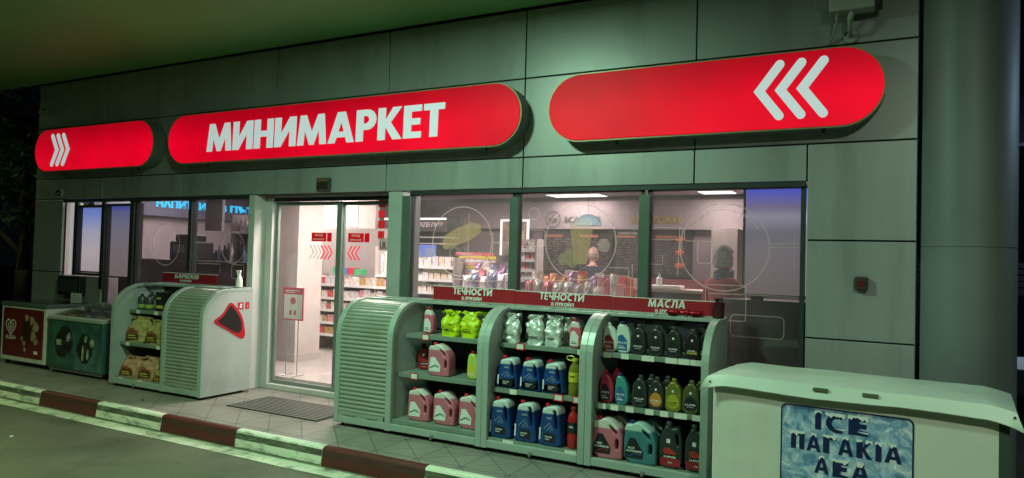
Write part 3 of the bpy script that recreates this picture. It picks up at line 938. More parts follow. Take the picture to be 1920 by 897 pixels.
    for ch in s:
        wd, outs, holes = gl(ch)
        for lp in outs + holes:
            ps.append([(pen + a, b) for a, b in lp])
        pen += wd + gap
    pen -= gap
    sc = (x1 - x0) / (pen + slant)
    for lp in ps:
        sp = cu.splines.new('POLY'); sp.points.add(len(lp) - 1)
        for i, (a, b) in enumerate(lp):
            sp.points[i].co = (x0 + (a + slant * b) * sc, z0 + b * (z1 - z0), 0, 1)
        sp.use_cyclic_u = True
    tmp = bpy.data.objects.new('tmp', cu); COL.objects.link(tmp)
    dg = bpy.context.evaluated_depsgraph_get(); dg.update()
    me = bpy.data.meshes.new_from_object(tmp.evaluated_get(dg))
    bpy.data.objects.remove(tmp); bpy.data.curves.remove(cu)
    o0 = org_of(parent)
    for v in me.vertices:
        a, b, c = v.co
        v.co = Vector((a, y - c, b)) - o0
    me.name = name; me.materials.clear(); me.materials.append(mat)
    o = bpy.data.objects.new(name, me); COL.objects.link(o)
    if parent:
        o.parent = parent; ORG[o.name] = ORG.get(parent.name, Vector((0, 0, 0)))
    LAST[0] = o
    return o
letters('lettering', 'МИНИМАРКЕТ', -6.985, -3.70, 2.700, 3.018, -.207, SIGNWHITE, s2, th=.010, slant=.02, gap=.075)
# scuffed reflective nicks on the third sign's rim
m = MB(); m.tube([(-2.42, -.2045, 3.125), (-2.38, -.2045, 3.142), (-2.33, -.2045, 3.148)], .003, 6); m.tube([(-1.74, -.205, 3.150), (-1.60, -.205, 3.152)], .003, 6)
m.build('scuff', pm('chipped edge', (.8, .75, .75), .2, .5), s3)

# ================================================================== DISPLAY CABINETS
YF, YB, ZT = -0.74, -0.10, 1.145
def profile(inset=0.0, n=10):
    """front and top line of a cabinet side in (y, z): up the front, over the curve, back along the top"""
    pts = [(YF + inset, 0.03)]
    ry, rz = .34 - inset, .315 - inset
    cy, cz = YF + .34, ZT - .315
    for k in range(n + 1):
        a = R(180 - 90 * k / n)
        pts.append((cy + ry * math.cos(a), cz + rz * math.sin(a)))
    pts.append((YB, ZT - inset))
    return pts
def side_board(mb, x0, x1, inset=0.0):
    mb.prism_x(profile(inset) + [(YB, 0.03)], x0, x1)
def band(mb, x0, x1, wd=.045, out=0.006):
    """front rim following the curve"""
    o_ = profile(-out); i_ = profile(wd)
    n = len(o_)
    for i in range(n - 1):
        a, b, c, d = o_[i], o_[i + 1], i_[i + 1], i_[i]
        vs = [(x0, *a), (x0, *b), (x0, *c), (x0, *d), (x1, *a), (x1, *b), (x1, *c), (x1, *d)]
        fs = [(0, 1, 2, 3), (7, 6, 5, 4), (0, 4, 5, 1), (3, 2, 6, 7)]
        if i == 0: fs.append((0, 3, 7, 4))
        if i == n - 2: fs.append((1, 5, 6, 2))
        mb.add(vs, fs)
TAG = pm('paper price tag', (0.68, 0.70, 0.62), .6)
def cabinet(label, x0, x1, open_spans, shut_spans, shelf_z, tags, end_panel_mat=CAB_SIDE, red_tags=()):
    t = thing('display_cabinet', label, 'display cabinet', ((x0 + x1) / 2, (YF + YB) / 2, 0), 0, 'curved shutter cabinets along the shop front')
    edges = sorted({e for s_ in open_spans + shut_spans for e in s_})
    for i, e in enumerate(edges):
        wl_ = .03
        a, b = (e, e + wl_) if i == 0 else ((e - wl_, e) if i == len(edges) - 1 else (e - wl_ / 2, e + wl_ / 2))
        m = MB(); side_board(m, a, b, .008); m.build('side_panel', end_panel_mat, t, smooth=True)
        fb = .052
        a, b = (e - .002, e + fb) if i == 0 else ((e - fb, e + .002) if i == len(edges) - 1 else (e - fb / 2 - .004, e + fb / 2 + .004))
        m = MB(); band(m, a, b, .03); m.build('rim', CAB, t, smooth=True, bevel=.003)
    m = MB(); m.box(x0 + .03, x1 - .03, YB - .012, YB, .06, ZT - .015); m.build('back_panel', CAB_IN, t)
    m = MB(); m.box(x0 + .03, x1 - .03, YF + .02, YB - .012, .045, .075); m.build('deck', CAB, t)
    m = MB(); m.box(x0 + .052, x1 - .052, YF - .004, YF + .022, .035, .095); m.build('base_rail', CAB, t, bevel=.005)
    # top channel with slots
    m = MB()
    m.box(x0, x1, YB - .10, YB - .0, ZT - .001, ZT + .014)
    m.box(x0, x1, YB - .30, YB - .27, ZT - .012, ZT + .012)
    xx = x0 + .1
    while xx < x1 - .05:
        m.box(xx, xx + .05, YB - .27, YB - .10, ZT - .001, ZT + .010)
        xx += .235
    m.build('top_rail', CAB, t, bevel=.002)
    for xx in (x0 + .06, x1 - .06):
        for yy in (YF + .05, YB - .06):
            m = MB(); m.lathe([(.018, 0), (.018, .012), (.008, .014), (.008, .035)], (xx, yy, 0), 12); m.build('foot', BLACK, t)
    for (a, b) in open_spans:
        for j, z in enumerate(shelf_z):
            yf = (-.545, -.645, -.712)[j]
            m = MB(); 
            aa, bb = a + .035, b - .035
            if j < 2:
                m.box(aa, bb, yf + .004, YB - .014, z - .012, z)
                m.box(aa, bb, yf - .008, yf + .003, z - .034, z + .004)
            else:
                m.box(aa, bb, yf + .004, YB - .014, z - .012, z)
                m.box(aa, bb, yf - .012, yf + .003, z - .032, z + .003)
            s_ = m.build('shelf', SHELF, t, bevel=.002)
            for (tx, kind) in tags[j]:
                w_ = .062 if kind != 'w' else .095
                p = MB(); p.box(tx - w_ / 2, tx + w_ / 2, yf - .0135, yf - .0095, z - .036, z + .004)
                if kind == 'r':
                    q = MB(); q.box(tx - w_ / 2 - .01, tx + w_ / 2 + .01, yf - .0130, yf - .0092, z - .044, z + .012)
                    q.build('tag_holder', RED, s_)
                p.build('price_tag', TAG, s_)
        # latch in the middle of the base rail
        cx = (a + b) / 2
        m = MB(); m.box(cx - .014, cx + .014, YF - .016, YF - .005, .03, .06); m.box(cx - .006, cx + .006, YF - .026, YF - .017, .025, .048)
        m.build('latch', STEEL, t)
    for (a, b) in shut_spans:
        # corrugated shutter following the curve
        path = profile(.012, 24)[:-1]
        L_ = [0]
        for i in range(1, len(path)):
            L_.append(L_[-1] + math.dist(path[i], path[i - 1]))
        def at(s_):
            for i in range(1, len(path)):
                if s_ <= L_[i] or i == len(path) - 1:
                    k = (s_ - L_[i - 1]) / max(1e-6, L_[i] - L_[i - 1])
                    p = (path[i - 1][0] + (path[i][0] - path[i - 1][0]) * k, path[i - 1][1] + (path[i][1] - path[i - 1][1]) * k)
                    dy, dz = path[i][0] - path[i - 1][0], path[i][1] - path[i - 1][1]
                    l = math.hypot(dy, dz)
                    return p, (-dz / l, dy / l)
        pitch = .0385
        s_ = .10
        rows = []
        while s_ < L_[-1] - .005:
            for fr_, h_ in ((0, -.006), (.10, 0.001), (.3, .006), (.6, .0075), (.85, .003), (.95, -.005)):
                u = s_ + pitch * fr_
                if u > L_[-1]: break
                p, nn = at(u)
                rows.append((p[0] + nn[0] * h_, p[1] + nn[1] * h_))
            s_ += pitch
        m = MB()
        vs = [(a + .03, y, z) for y, z in rows] + [(b - .03, y, z) for y, z in rows]
        n = len(rows)
        m.add(vs, [(i, i + 1, n + i + 1, n + i) for i in range(n - 1)])
        m.build('shutter', SLAT, t)
        m = MB(); m.box(a + .052, b - .052, YF + .004, YF + .016, .095, .135); m.box(a + .12, a + .24, YF - .006, YF + .003, .108, .122); m.box(b - .24, b - .12, YF - .006, YF + .003, .108, .122)
        m.build('shutter_bottom_rail', SLAT, t, bevel=.003)
        m = MB(); m.box(a + .03, b - .03, YB - .30, YB - .012, ZT - .016, ZT - .004); m.build('top_panel', CAB, t)
    return t
cabA = cabinet('curved cabinet of charcoal bags left of the door with a grey shutter half', -7.80, -6.27, [(-7.80, -6.885)], [(-6.885, -6.27)],
    (.85, .49, .10), [[(-7.6, ''), (-7.28, ''), (-7.05, '')], [(-7.62, ''), (-7.08, '')], [(-7.62, ''), (-7.28, 'w')]])
cabB = cabinet('curved cabinet right of the door whose left half is closed by a shutter', -4.46, -2.905, [(-3.85, -2.905)], [(-4.46, -3.85)],
    (.865, .53, .13), [[(-3.60, 'r'), (-2.98, '')], [(-3.64, 'r'), (-2.96, 'r')], []])
cabC = cabinet('middle open cabinet holding blue screen wash canisters and silver bags', -2.90, -2.005, [(-2.90, -2.005)], [],
    (.86, .505, .11), [[(-2.66, 'r'), (-2.12, '')], [(-2.66, ''), (-2.26, 'r'), (-2.10, 'r')], [(-2.66, 'w'), (-2.12, 'w')]])
cabD = cabinet('rightmost open cabinet of motor oil bottles beside the ice chest', -2.00, -1.09, [(-2.00, -1.09)], [],
    (.86, .485, .09), [[(-1.90, ''), (-1.76, ''), (-1.58, 'w'), (-1.40, 'w'), (-1.31, 'w'), (-1.22, 'w'), (-1.13, '')],
                       [(-1.90, ''), (-1.80, ''), (-1.68, ''), (-1.53, ''), (-1.42, ''), (-1.30, 'w'), (-1.17, 'w')],
                       [(-1.86, 'w'), (-1.60, 'w'), (-1.38, 'w'), (-1.2, 'w')]])
# header boards
def header(cab, x0, x1, z0, z1, title, tx, lx, slant=.08, y=-.118, ty=(0.066, .128), ly=(.018, .048)):
    m = MB(); m.box(x0, x1, y - .010, y, z0, z1); h_ = m.build('header_board', MAROON, cab, bevel=.002)
    m = MB(); m.box(x0, x1, y - .013, y + .002, z1, z1 + .005); m.build('header_edge', PALE, h_)
    yy = y - .013
    letters('header_lettering', title, tx[0], tx[1], z0 + ty[0], z0 + ty[1], yy, PALE, h_, th=.003, slant=.12, gap=.10, wt=.85)
    letters('maker_lettering', 'ЛУКОЙЛ', lx[0] + .035, lx[1], z0 + ly[0], z0 + ly[1], yy, PALE, h_, th=.003, slant=.05, gap=.08, wt=.9)
    m = MB()
    a, s_ = lx[0], (ly[1] - ly[0])
    for k in range(3):
        m.box(a + k * .009, a + k * .009 + .005, yy - .0015, yy + .001, z0 + ly[0], z0 + ly[1])
    m.build('maker_emblem', PALE, h_)
header(cabB, -3.825, -2.945, 1.150, 1.282, 'ТЕЧНОСТИ', (-3.60, -3.175), (-3.50, -3.285))
header(cabC, -2.942, -2.035, 1.147, 1.275, 'ТЕЧНОСТИ', (-2.70, -2.275), (-2.585, -2.37))
header(cabD, -2.032, -1.195, 1.140, 1.270, 'МАСЛА', (-1.72, -1.41), (-1.66, -1.45))
header(cabA, -7.79, -6.82, 1.165, 1.275, 'БАРБЕКЮ', (-7.56, -7.13), (-7.46, -7.26), ty=(.050, .102), ly=(.012, .036))
# opening shaped print on the end of the left cabinet
tri = [(-.405, 1.005), (-.60, .815), (-.245, .60), (-.185, .66), (-.20, .80), (-.34, .97)]
tri_out = [(-.400, 1.005), (-.43, .985), (-.50, .88), (-.61, .825), (-.60, .79), (-.42, .70), (-.25, .60), (-.20, .60), (-.185, .66), (-.23, .85), (-.36, .99)]
tri_in = [(-.402, .975), (-.42, .955), (-.49, .855), (-.575, .815), (-.43, .735), (-.285, .655), (-.235, .70), (-.25, .82), (-.375, .965)]
plate('red_outline_print', tri_out, [], .004, .0008, RED, cabA, org=Vector((-6.2675, 0, 0)) - ORG[cabA.name], axes='yz', round_it=2)
plate('black_arrow_print', tri_in, [], .004, .0008, BLACK, cabA, org=Vector((-6.2650, 0, 0)) - ORG[cabA.name], axes='yz', round_it=2)
for ya, yb in ((-.30, -.225), (-.195, -.145)):
    m = MB(); m.box(-6.2690, -6.2665, ya, yb, .925, 1.0)
    s_ = m.build('warning_sticker', RED, cabA)
    m = MB(); m.box(-6.2665, -6.2655, ya + .022, yb - .022, .94, .965); m.box(-6.2665, -6.2655, ya + .028, yb - .02, .968, .985); m.build('sticker_symbol', PALE, s_)

# ================================================================== BOTTLES, CANISTERS AND BAGS
def spot(y, z):
    return y, z
LBLK = pm('black label', (0.015, 0.016, 0.02), .45)
LWHT = pm('white label', (0.72, 0.74, 0.72), .5)
LRED = pm('dark red label', (0.30, 0.02, 0.025), .45)
LBLUE = pm('blue label', (0.03, 0.12, 0.30), .45)
LYEL = pm('yellow label', (0.65, 0.55, 0.05), .45)
TXT = pm('label writing', (0.75, 0.76, 0.74), .5)
PINKM = liquid_mat('pink antifreeze plastic', (0.50, 0.14, 0.20), (0.62, 0.58, 0.55), .225)
PINKL = liquid_mat('pink litre plastic', (0.62, 0.12, 0.19), (0.70, 0.60, 0.60), .17)
TEALM = liquid_mat('teal antifreeze plastic', (0.05, 0.18, 0.20), (0.40, 0.58, 0.54), .235)
BLUEM = liquid_mat('blue wash plastic', (0.008, 0.055, 0.22), (0.52, 0.62, 0.62), .200)
BLUEM2 = liquid_mat('tall blue wash plastic', (0.008, 0.050, 0.19), (0.52, 0.62, 0.62), .252)
def cap(t, x, z, r=.019, h=.026, mat=RED, y=0):
    m = MB(); m.lathe([(r * .95, z), (r, z + .003), (r, z + h - .003), (r * .9, z + h)], (x, y, 0), 16); m.build('cap', mat, t, smooth=True, local=True)
def lab(t, pts, y, mat, rows=(), tmat=TXT, name='label', bold=.02):
    m = MB(); m.prism_y(pts, y - .0012, y); l_ = m.build(name, mat, t, local=True)
    if rows:
        lettering('label_lettering', [(s_, *r, y - .0018) for s_, *r in rows], tmat, l_, bold, .0004, local=True)
    return l_
def jug(name, label, cat, mat, W=.20, H=.29, D=.12, capmat=RED, style='pink', group=None):
    """4-5 litre canister with the handle running down from the cap"""
    t = thing(name, label, cat, (0, 0, 0), 0, group)
    w = W / 2; H -= .012
    outer = [(-w, 0.0), (w * .96, 0.0), (w, H * .10), (w, H * .62), (w * .70, H * .80), (w * .12, H), (-w * .35, H), (-w * .42, H * .945), (-w * .80, H * .94), (-w * .92, H * .90), (-w * .98, H * .55)]
    holes = [[(w * .05, H * .83), (w * .20, H * .855), (w * .66, H * .69), (w * .60, H * .62), (w * .50, H * .635)],
             [(w * .50, H * .27), (w * .74, H * .25), (w * .78, H * .50), (w * .56, H * .53)]]
    plate('body', outer, holes, D, .010, mat, t, axes='xz', round_it=1)
    cap(t, -w * .62, H * .93, .020, .028, capmat)
    y = -D / 2 - .0005
    if style == 'pink':
        l_ = lab(t, [(-w * .86, H * .14), (w * .18, H * .14), (w * .22, H * .34), (-w * .34, H * .60), (-w * .72, H * .58)], y, LWHT)
        m = MB()
        for k in range(5):
            m.ribbon([(-w * .78, H * (.22 + .01 * k)), (-w * .3, H * (.31 + .012 * k)), (w * .1, H * (.25 + .016 * k))], .0022, y - .002)
        m.build('label_lines', pm('green label print', (.10, .28, .20), .5), l_, local=True)
    elif style == 'af':
        l_ = lab(t, [(-w * .92, H * .12), (w * .20, H * .12), (w * .26, H * .28), (-w * .28, H * .62), (-w * .62, H * .62), (-w * .90, H * .30)], y, LBLK,
                 [('ANTIFREEZE', -w * .84, w * .14, H * .275, H * .32), ('RED', -w * .7, -w * .3, H * .35, H * .40)] if mat is PINKM else
                 [('ANTIFREEZE', -w * .84, w * .14, H * .275, H * .32), ('BLUE', -w * .7, -w * .3, H * .35, H * .40)])
        m = MB()
        m.ribbon([(-w * .7, H * .16), (-w * .3, H * .24), (w * .1, H * .22)], .006, y - .002)
        m.build('label_flash', LRED if mat is PINKM else LBLUE, l_, local=True)
    return t
def wash(name, label, cat, mat, W=.20, H=.26, D=.13, group=None):
    """blue screen wash canister, spout left, handle loop right"""
    t = thing(name, label, cat, (0, 0, 0), 0, group)
    w = W / 2; H -= .014
    outer = [(-w, 0), (w, 0), (w * .97, H * .22), (w * .84, H * .58), (w * .70, H * .88), (w * .50, H), (w * .02, H * .985), (-w * .26, H * .975), (-w * .30, H * .94), (-w * .60, H * .94), (-w * .68, H * .84), (-w * .86, H * .50), (-w * .97, H * .22)]
    holes = [[(w * .28, H * .86), (w * .46, H * .88), (w * .62, H * .56), (w * .56, H * .40), (w * .40, H * .50)]]
    plate('body', outer, holes, D, .014, mat, t, axes='xz', round_it=1)
    cap(t, -w * .50, H * .935, .019, .028, RED)
    y = -D / 2 - .0005
    lab(t, [(-w * .42, H * .10), (w * .50, H * .10), (w * .50, H * .30), (-w * .42, H * .34)], y, LBLK, [('WINTER SCREEN', -w * .36, w * .22, H * .215, H * .25), ('WASH', -w * .36, w * .0, H * .155, H * .19)])
    lab(t, [(-w * .88, H * .14), (-w * .76, H * .14), (-w * .74, H * .44), (-w * .86, H * .44)], y, LWHT, name='side_label')
    m = MB(); 
    for k in range(3):
        m.ribbon(circle(-w * .18 + k * w * .16, H * .70, w * .06, 12), .002, y - .001, closed=True)
    m.ribbon([(-w * .5, H * .42), (0, H * .58), (w * .3, H * .40)], .002, y - .001); m.ribbon([(-w * .2, H * .38), (0, H * .50), (w * .1, H * .38)], .002, y - .001)
    m.build('logo_print', TXT, t, local=True)
    return t
def oil1(name, label, cat, mat, lmat, word, W=.105, H=.23, D=.07, capmat=DGREY, tmat=TXT, group=None, accent=None):
    """one litre bottle with broad shoulders and a pointed arch label"""
    t = thing(name, label, cat, (0, 0, 0), 0, group)
    w = W / 2; h = H - .022
    outer = [(-w, 0), (w, 0), (w, h * .55), (w * .94, h * .74), (w * .66, h * .89), (w * .42, h * .94), (w * .36, h), (-w * .36, h), (-w * .42, h * .94), (-w * .66, h * .89), (-w * .94, h * .74), (-w, h * .55)]
    plate('body', outer, [], D, .010, mat, t, axes='xz', round_it=1)
    cap(t, 0, h - .004, .0185, .027, capmat)
    y = -D / 2 - .0005
    arch = [(w * .78 * math.cos(R(a)), h * .30 + (h * .30 if 0 < a < 180 else h * .18) * math.sin(R(a))) for a in range(0, 360, 20)]
    rows = [(word, -w * .62, w * .62, h * .29, h * .345), ('MOTOR OIL', -w * .42, w * .42, h * .225, h * .25)] if word else []
    l_ = lab(t, arch, y, lmat, rows, tmat)
    if accent:
        m = MB(); m.box(-w * .72, w * .72, y - .0026, y - .0016, h * .20, h * .27); m.build('label_band', accent, l_, local=True)
    m = MB(); m.box(-w * .13, w * .13, y - .001, y, h * .66, h * .735); m.build('maker_mark', TXT, t, local=True)
    return t
def spout1(name, label, cat, mat, lmat, W=.10, H=.235, D=.065, capmat=RED, group=None, word=None):
    """one litre bottle with an off-centre neck and a sloped grip"""
    t = thing(name, label, cat, (0, 0, 0), 0, group)
    w = W / 2; h = H - .02
    outer = [(-w, 0), (w, 0), (w, h * .62), (w * .55, h * .84), (w * .02, h), (-w * .62, h), (-w * .78, h * .92), (-w * .94, h * .70)]
    plate('body', outer, [], D, .012, mat, t, axes='xz', round_it=2)
    cap(t, -w * .30, h - .004, .016, .024, capmat)
    y = -D / 2 - .0005
    rows = [(word, -w * .65, w * .50, h * .34, h * .40)] if word else []
    l_ = lab(t, [(-w * .80, h * .10), (w * .56, h * .10), (w * .56, h * .46), (-w * .1, h * .66), (-w * .66, h * .60)], y, lmat, rows)
    m = MB(); m.box(-w * .6, w * .3, y - .0026, y - .0016, h * .17, h * .20); m.box(-w * .6, w * .1, y - .0026, y - .0016, h * .24, h * .26); m.build('label_lines', TXT if lmat is not LWHT else DGREY, l_, local=True)
    return t
def oil4(name, label, cat, mat, W=.175, H=.335, D=.11, group=None):
    t = thing(name, label, cat, (0, 0, 0), 0, group)
    w = W / 2; h = H - .024
    outer = [(-w, 0), (w, 0), (w, h * .70), (w * .86, h * .90), (w * .60, h * .985), (w * .30, h * .95), (-w * .05, h * .95), (-w * .10, h), (-w * .52, h), (-w * .58, h * .93), (-w * .86, h * .80), (-w, h * .62)]
    holes = [[(w * .42, h * .82), (w * .62, h * .84), (w * .74, h * .62), (w * .60, h * .54), (w * .50, h * .62)]]
    plate('body', outer, holes, D, .012, mat, t, axes='xz', round_it=2)
    cap(t, -w * .31, h - .004, .022, .028, DGREY)
    y = -D / 2 - .0005
    l_ = lab(t, [(-w * .88, h * .06), (w * .88, h * .06), (w * .88, h * .24), (-w * .88, h * .24)], y, LRED, [('OIL', -w * .2, w * .2, h * .13, h * .16)])
    lab(t, [(-w * .88, h * .245), (w * .88, h * .245), (w * .88, h * .31), (-w * .88, h * .31)], y, LBLK, [('LUKOIL', -w * .55, w * .55, h * .257, h * .30)], name='name_label', bold=.04)
    m = MB(); m.add([(a, y - .001, b) for a, b in circle(-w * .35, h * .42, w * .26, 20)], [tuple(range(20))])
    m.prism_y([(-w * .5, h * .34), (w * .6, h * .34), (w * .35, h * .42), (0, h * .48), (-w * .3, h * .5)], y - .003, y - .002)
    m.build('red_print', pm('glossy red print', (.42, .04, .03), .3), t, local=True)
    m = MB(); m.box(-w * .34, -w * .02, y - .001, y, h * .60, h * .70); m.build('maker_mark', TXT, t, local=True)
    return t
def bag(name, label, cat, mat, W, H, D, seed, group=None, pinch=.80, lm=None, lean=0.0):
    """soft bag: full below, gathered near the top, a crumpled frill above"""
    r_ = random.Random(seed)
    t = thing(name, label, cat, (0, 0, 0), 0, group)
    n = 40
    rows = []
    K = 22
    from mathutils import noise
    for j in range(K + 1):
        u = j / K
        z = H * u
        if u < .08: s_ = .86 + .14 * u / .08
        elif u < pinch - .18: s_ = 1.0
        elif u < pinch: s_ = 1 - .38 * ((u - pinch + .18) / .18) ** 1.3
        else: s_ = .62 + .42 * ((u - pinch) / (1 - pinch)) ** .8
        d_ = 1.0 if u < .5 else max(.12, 1 - 1.25 * (u - .5) / max(.2, pinch - .5) * .75)
        if u >= pinch: d_ = .14
        row = []
        for k in range(n):
            a = 2 * PI * k / n
            ca, sa = math.cos(a), math.sin(a)
            x = W / 2 * s_ * math.copysign(abs(ca) ** .6, ca)
            y = D / 2 * d_ * math.copysign(abs(sa) ** .75, sa)
            nz = noise.noise(Vector((x * 22 + seed, y * 22, z * 20))) * .012 + noise.noise(Vector((x * 48 + seed, y * 48, z * 40))) * .006
            am = .5 + 1.4 * max(0, u - .45)
            x += nz * am * ca * 1.5; y += nz * am * 3.0 * (1 if sa > 0 else -1)
            zz = z + (noise.noise(Vector((x * 40, seed, 3))) * .03 if u > .9 else 0)
            row.append((x + lean * u * u * H, y, max(0, zz)))
        rows.append(row)
    m = MB()
    vs = [p for r0 in rows for p in r0]
    fs = [(j * n + k, j * n + (k + 1) % n, (j + 1) * n + (k + 1) % n, (j + 1) * n + k) for j in range(K) for k in range(n)]
    fs += [tuple(range(n - 1, -1, -1)), tuple(range(K * n, (K + 1) * n))]
    m.add(vs, fs)
    m.build('sack', mat, t, smooth=True, local=True)
    return t
def foil(name, col, rough, metal, sc=30, bump=.9):
    m = pm(name, col, rough, metal, var=.15, scale=9, bump=bump, bscale=sc)
    return m
SILVER = foil('silver foil', (0.70, 0.74, 0.71), .34, .35, 22, .25)
YELLOWF = foil('yellow bag film', (0.52, 0.66, 0.01), .38, .0, 26, .6)
CHAR1 = foil('yellow brown charcoal paper', (0.40, 0.33, 0.12), .6, 0, 22, .6)
CHAR2 = foil('brown charcoal paper', (0.42, 0.24, 0.13), .55, 0, 22, .6)
DARKB = foil('dark oil plastic', (0.036, 0.042, 0.040), .3, .15, 20, .02)
OLIVE = foil('olive oil plastic', (0.20, 0.22, 0.035), .32, .3, 20, .02)
OLIVE2 = foil('dark olive oil plastic', (0.11, 0.12, 0.045), .32, .3, 20, .02)

def put(t, x, y, z, rz=0):
    t.location = (x, y, z); t.rotation_euler = (0, 0, R(rz)); return t
zB1, zB2, zB3 = .865, .53, .13
# --- second cabinet
p1 = put(spout1('antifreeze_bottle', 'pink litre bottle alone at the left of the top shelf beside yellow bags', 'bottle', PINKL, LWHT, W=.108, H=.235), -3.665, -.40, zB1)
yb = bag('screenwash_bag', 'left of two bright yellow gathered bags on the top shelf', 'bag', YELLOWF, .175, .225, .10, 5, 'bright yellow bags', .86)
def yprint(t, D):
    m = MB(); m.box(-.05, .05, -D / 2 - .012, -D / 2 - .010, .055, .062); m.box(-.04, .03, -D / 2 - .012, -D / 2 - .010, .070, .076); m.build('bag_print', BLACK, t, local=True)
yprint(yb, .10)
put(yb, -3.405, -.44, zB1, 4)
b2 = bag('screenwash_bag', 'right of two bright yellow gathered bags on the top shelf', 'bag', YELLOWF, .18, .22, .10, 9, 'bright yellow bags', .88); yprint(b2, .10); put(b2, -3.218, -.43, zB1, -5)
b3 = bag('screenwash_bag', 'yellow gathered bag half hidden behind the cabinet upright', 'bag', YELLOWF, .17, .22, .10, 12, 'bright yellow bags', .84); put(b3, -3.075, -.33, zB1, 8)
# black clip toppers
dk = put(oil4('brake_fluid_canister', 'dark red and black canister at the left end of the middle shelf', 'canister', pm('dark red plastic', (.22, .015, .02), .35), W=.13, H=.235, D=.09), -3.73, -.36, zB2, 25)
P1 = jug('antifreeze_canister', 'pink canister with pale label alone on the middle shelf', 'canister', PINKM, W=.215, H=.285, group='pink canisters')
put(P1, -3.43, -.545, zB2, 3)
gb = put(spout1('green_liquid_bottle', 'lime green bottle with red cap beside the upright on the middle shelf', 'bottle', pm('lime liquid', (.45, .62, .12), .3), LYEL, W=.115, H=.235), -3.10, -.54, zB2)
for x, lb, rz in ((-3.60, 'pink canister at the left end of the bottom shelf', 4), (-3.335, 'pink canister in the middle of the bottom shelf', 2), (-3.075, 'pink canister partly hidden by the upright on the bottom shelf', 0)):
    dup(P1, (x, -.585, zB3), R(rz), lb)
# --- third cabinet
zC1, zC2, zC3 = .86, .505, .11
sb = [bag('foil_bag', l_, 'bag', SILVER, .145, .245, .085, s_, 'silver foil bags', .86) for l_, s_ in
      (('leftmost silver foil bag on the top shelf', 31), ('middle silver foil bag on the top shelf', 37), ('rightmost silver foil bag on the top shelf', 44))]
for b_ in sb:
    m = MB(); m.box(-.045, .04, -.0545, -.053, .062, .070); m.build('bag_print', DGREY, b_, local=True)
for b_, x in zip(sb, (-2.785, -2.565, -2.405)): put(b_, x, -.455, zC1, random.Random(x).uniform(-8, 8))
for i, (x, l_) in enumerate(((-2.69, 'silver foil bag behind the leftmost front one'), (-2.47, 'silver foil bag behind the middle front one'), (-2.34, 'silver foil bag behind the rightmost front one'))):
    dup(sb[i], (x + .01, -.27, zC1), R(14 + 9 * i), l_, scale=(.86, .86, .90))
dup(p1, (-2.205, -.455, zC1), 0, 'pink litre bottle at the right end of the top shelf beside silver bags')
W1 = wash('screenwash_canister', 'leftmost blue canister on the middle shelf', 'canister', BLUEM, W=.190, H=.262, group='blue screen wash canisters')
put(W1, -2.735, -.575, zC2, 3)
for x, y, l_, rz in ((-2.525, -.575, 'middle blue canister of the middle shelf', 1), (-2.325, -.575, 'rightmost blue canister on the middle shelf', 0),
                 (-2.60, -.36, 'blue canister in the back row behind the leftmost one', 3), (-2.42, -.36, 'blue canister in the back row behind the middle one', 0)):
    dup(W1, (x, y, zC2), R(rz), l_)
W2 = wash('screenwash_canister', 'leftmost tall blue canister on the bottom shelf', 'canister', BLUEM2, W=.205, H=.325, D=.14, group='tall blue screen wash canisters')
put(W2, -2.765, -.615, zC3, 3)
dup(W2, (-2.535, -.615, zC3), R(1), 'middle tall blue canister on the bottom shelf')
dup(W2, (-2.315, -.615, zC3), R(-2), 'rightmost tall blue canister on the bottom shelf')
def round_bottle(name, label, mat, capmat, lmat, W=.10, H=.30, ring=False):
    t = thing(name, label, 'bottle')
    r = W / 2
    m = MB(); m.lathe([(r * .9, 0), (r, .008), (r, H * .28), (r * .93, H * .32), (r, H * .36), (r, H * .66), (r * .8, H * .78), (r * .42, H * .86), (r * .38, H * .92)], (0, 0, 0), 24); m.build('body', mat, t, smooth=True, local=True)
    m = MB(); m.lathe([(r * .44, H * .90), (r * .5, H * .91), (r * .5, H * .975), (r * .44, H * .98)], (0, 0, 0), 18); m.build('cap', capmat, t, smooth=True, local=True)
    m = MB(); m.lathe([(r * 1.008, H * .37), (r * 1.01, H * .38), (r * 1.01, H * .62), (r * 1.008, H * .63)], (0, 0, 0), 24); l_ = m.build('label', lmat, t, smooth=True, local=True)
    lettering('label_lettering', [('OIL', -r * .4, r * .4, H * .50, H * .545, -r * 1.02)], BLACK if lmat is LYEL else TXT, l_, .02, .0008, local=True)
    if ring:
        m = MB(); m.tube([(-.035 + .035 * math.cos(a), -.01, H * .985 + .018 * math.sin(a)) for a in [2 * PI * k / 16 for k in range(16)]], .004, 6, closed=True); m.build('carry_ring', capmat, t, smooth=True, local=True)
    return t
put(round_bottle('chain_oil_bottle', 'yellow liquid bottle with a ring handled cap beside blue canisters', pm('amber oil', (.20, .19, .02), .15), pm('yellow cap plastic', (.6, .62, .05), .35), LYEL, .098, .295, True), -2.160, -.575, zC2)
put(round_bottle('red_liquid_bottle', 'tall red liquid bottle at the right end of the bottom shelf', pm('red liquid', (.42, .02, .02), .15), pm('dark red cap', (.3, .02, .03), .4), LBLK, .10, .325), -2.140, -.62, zC3)
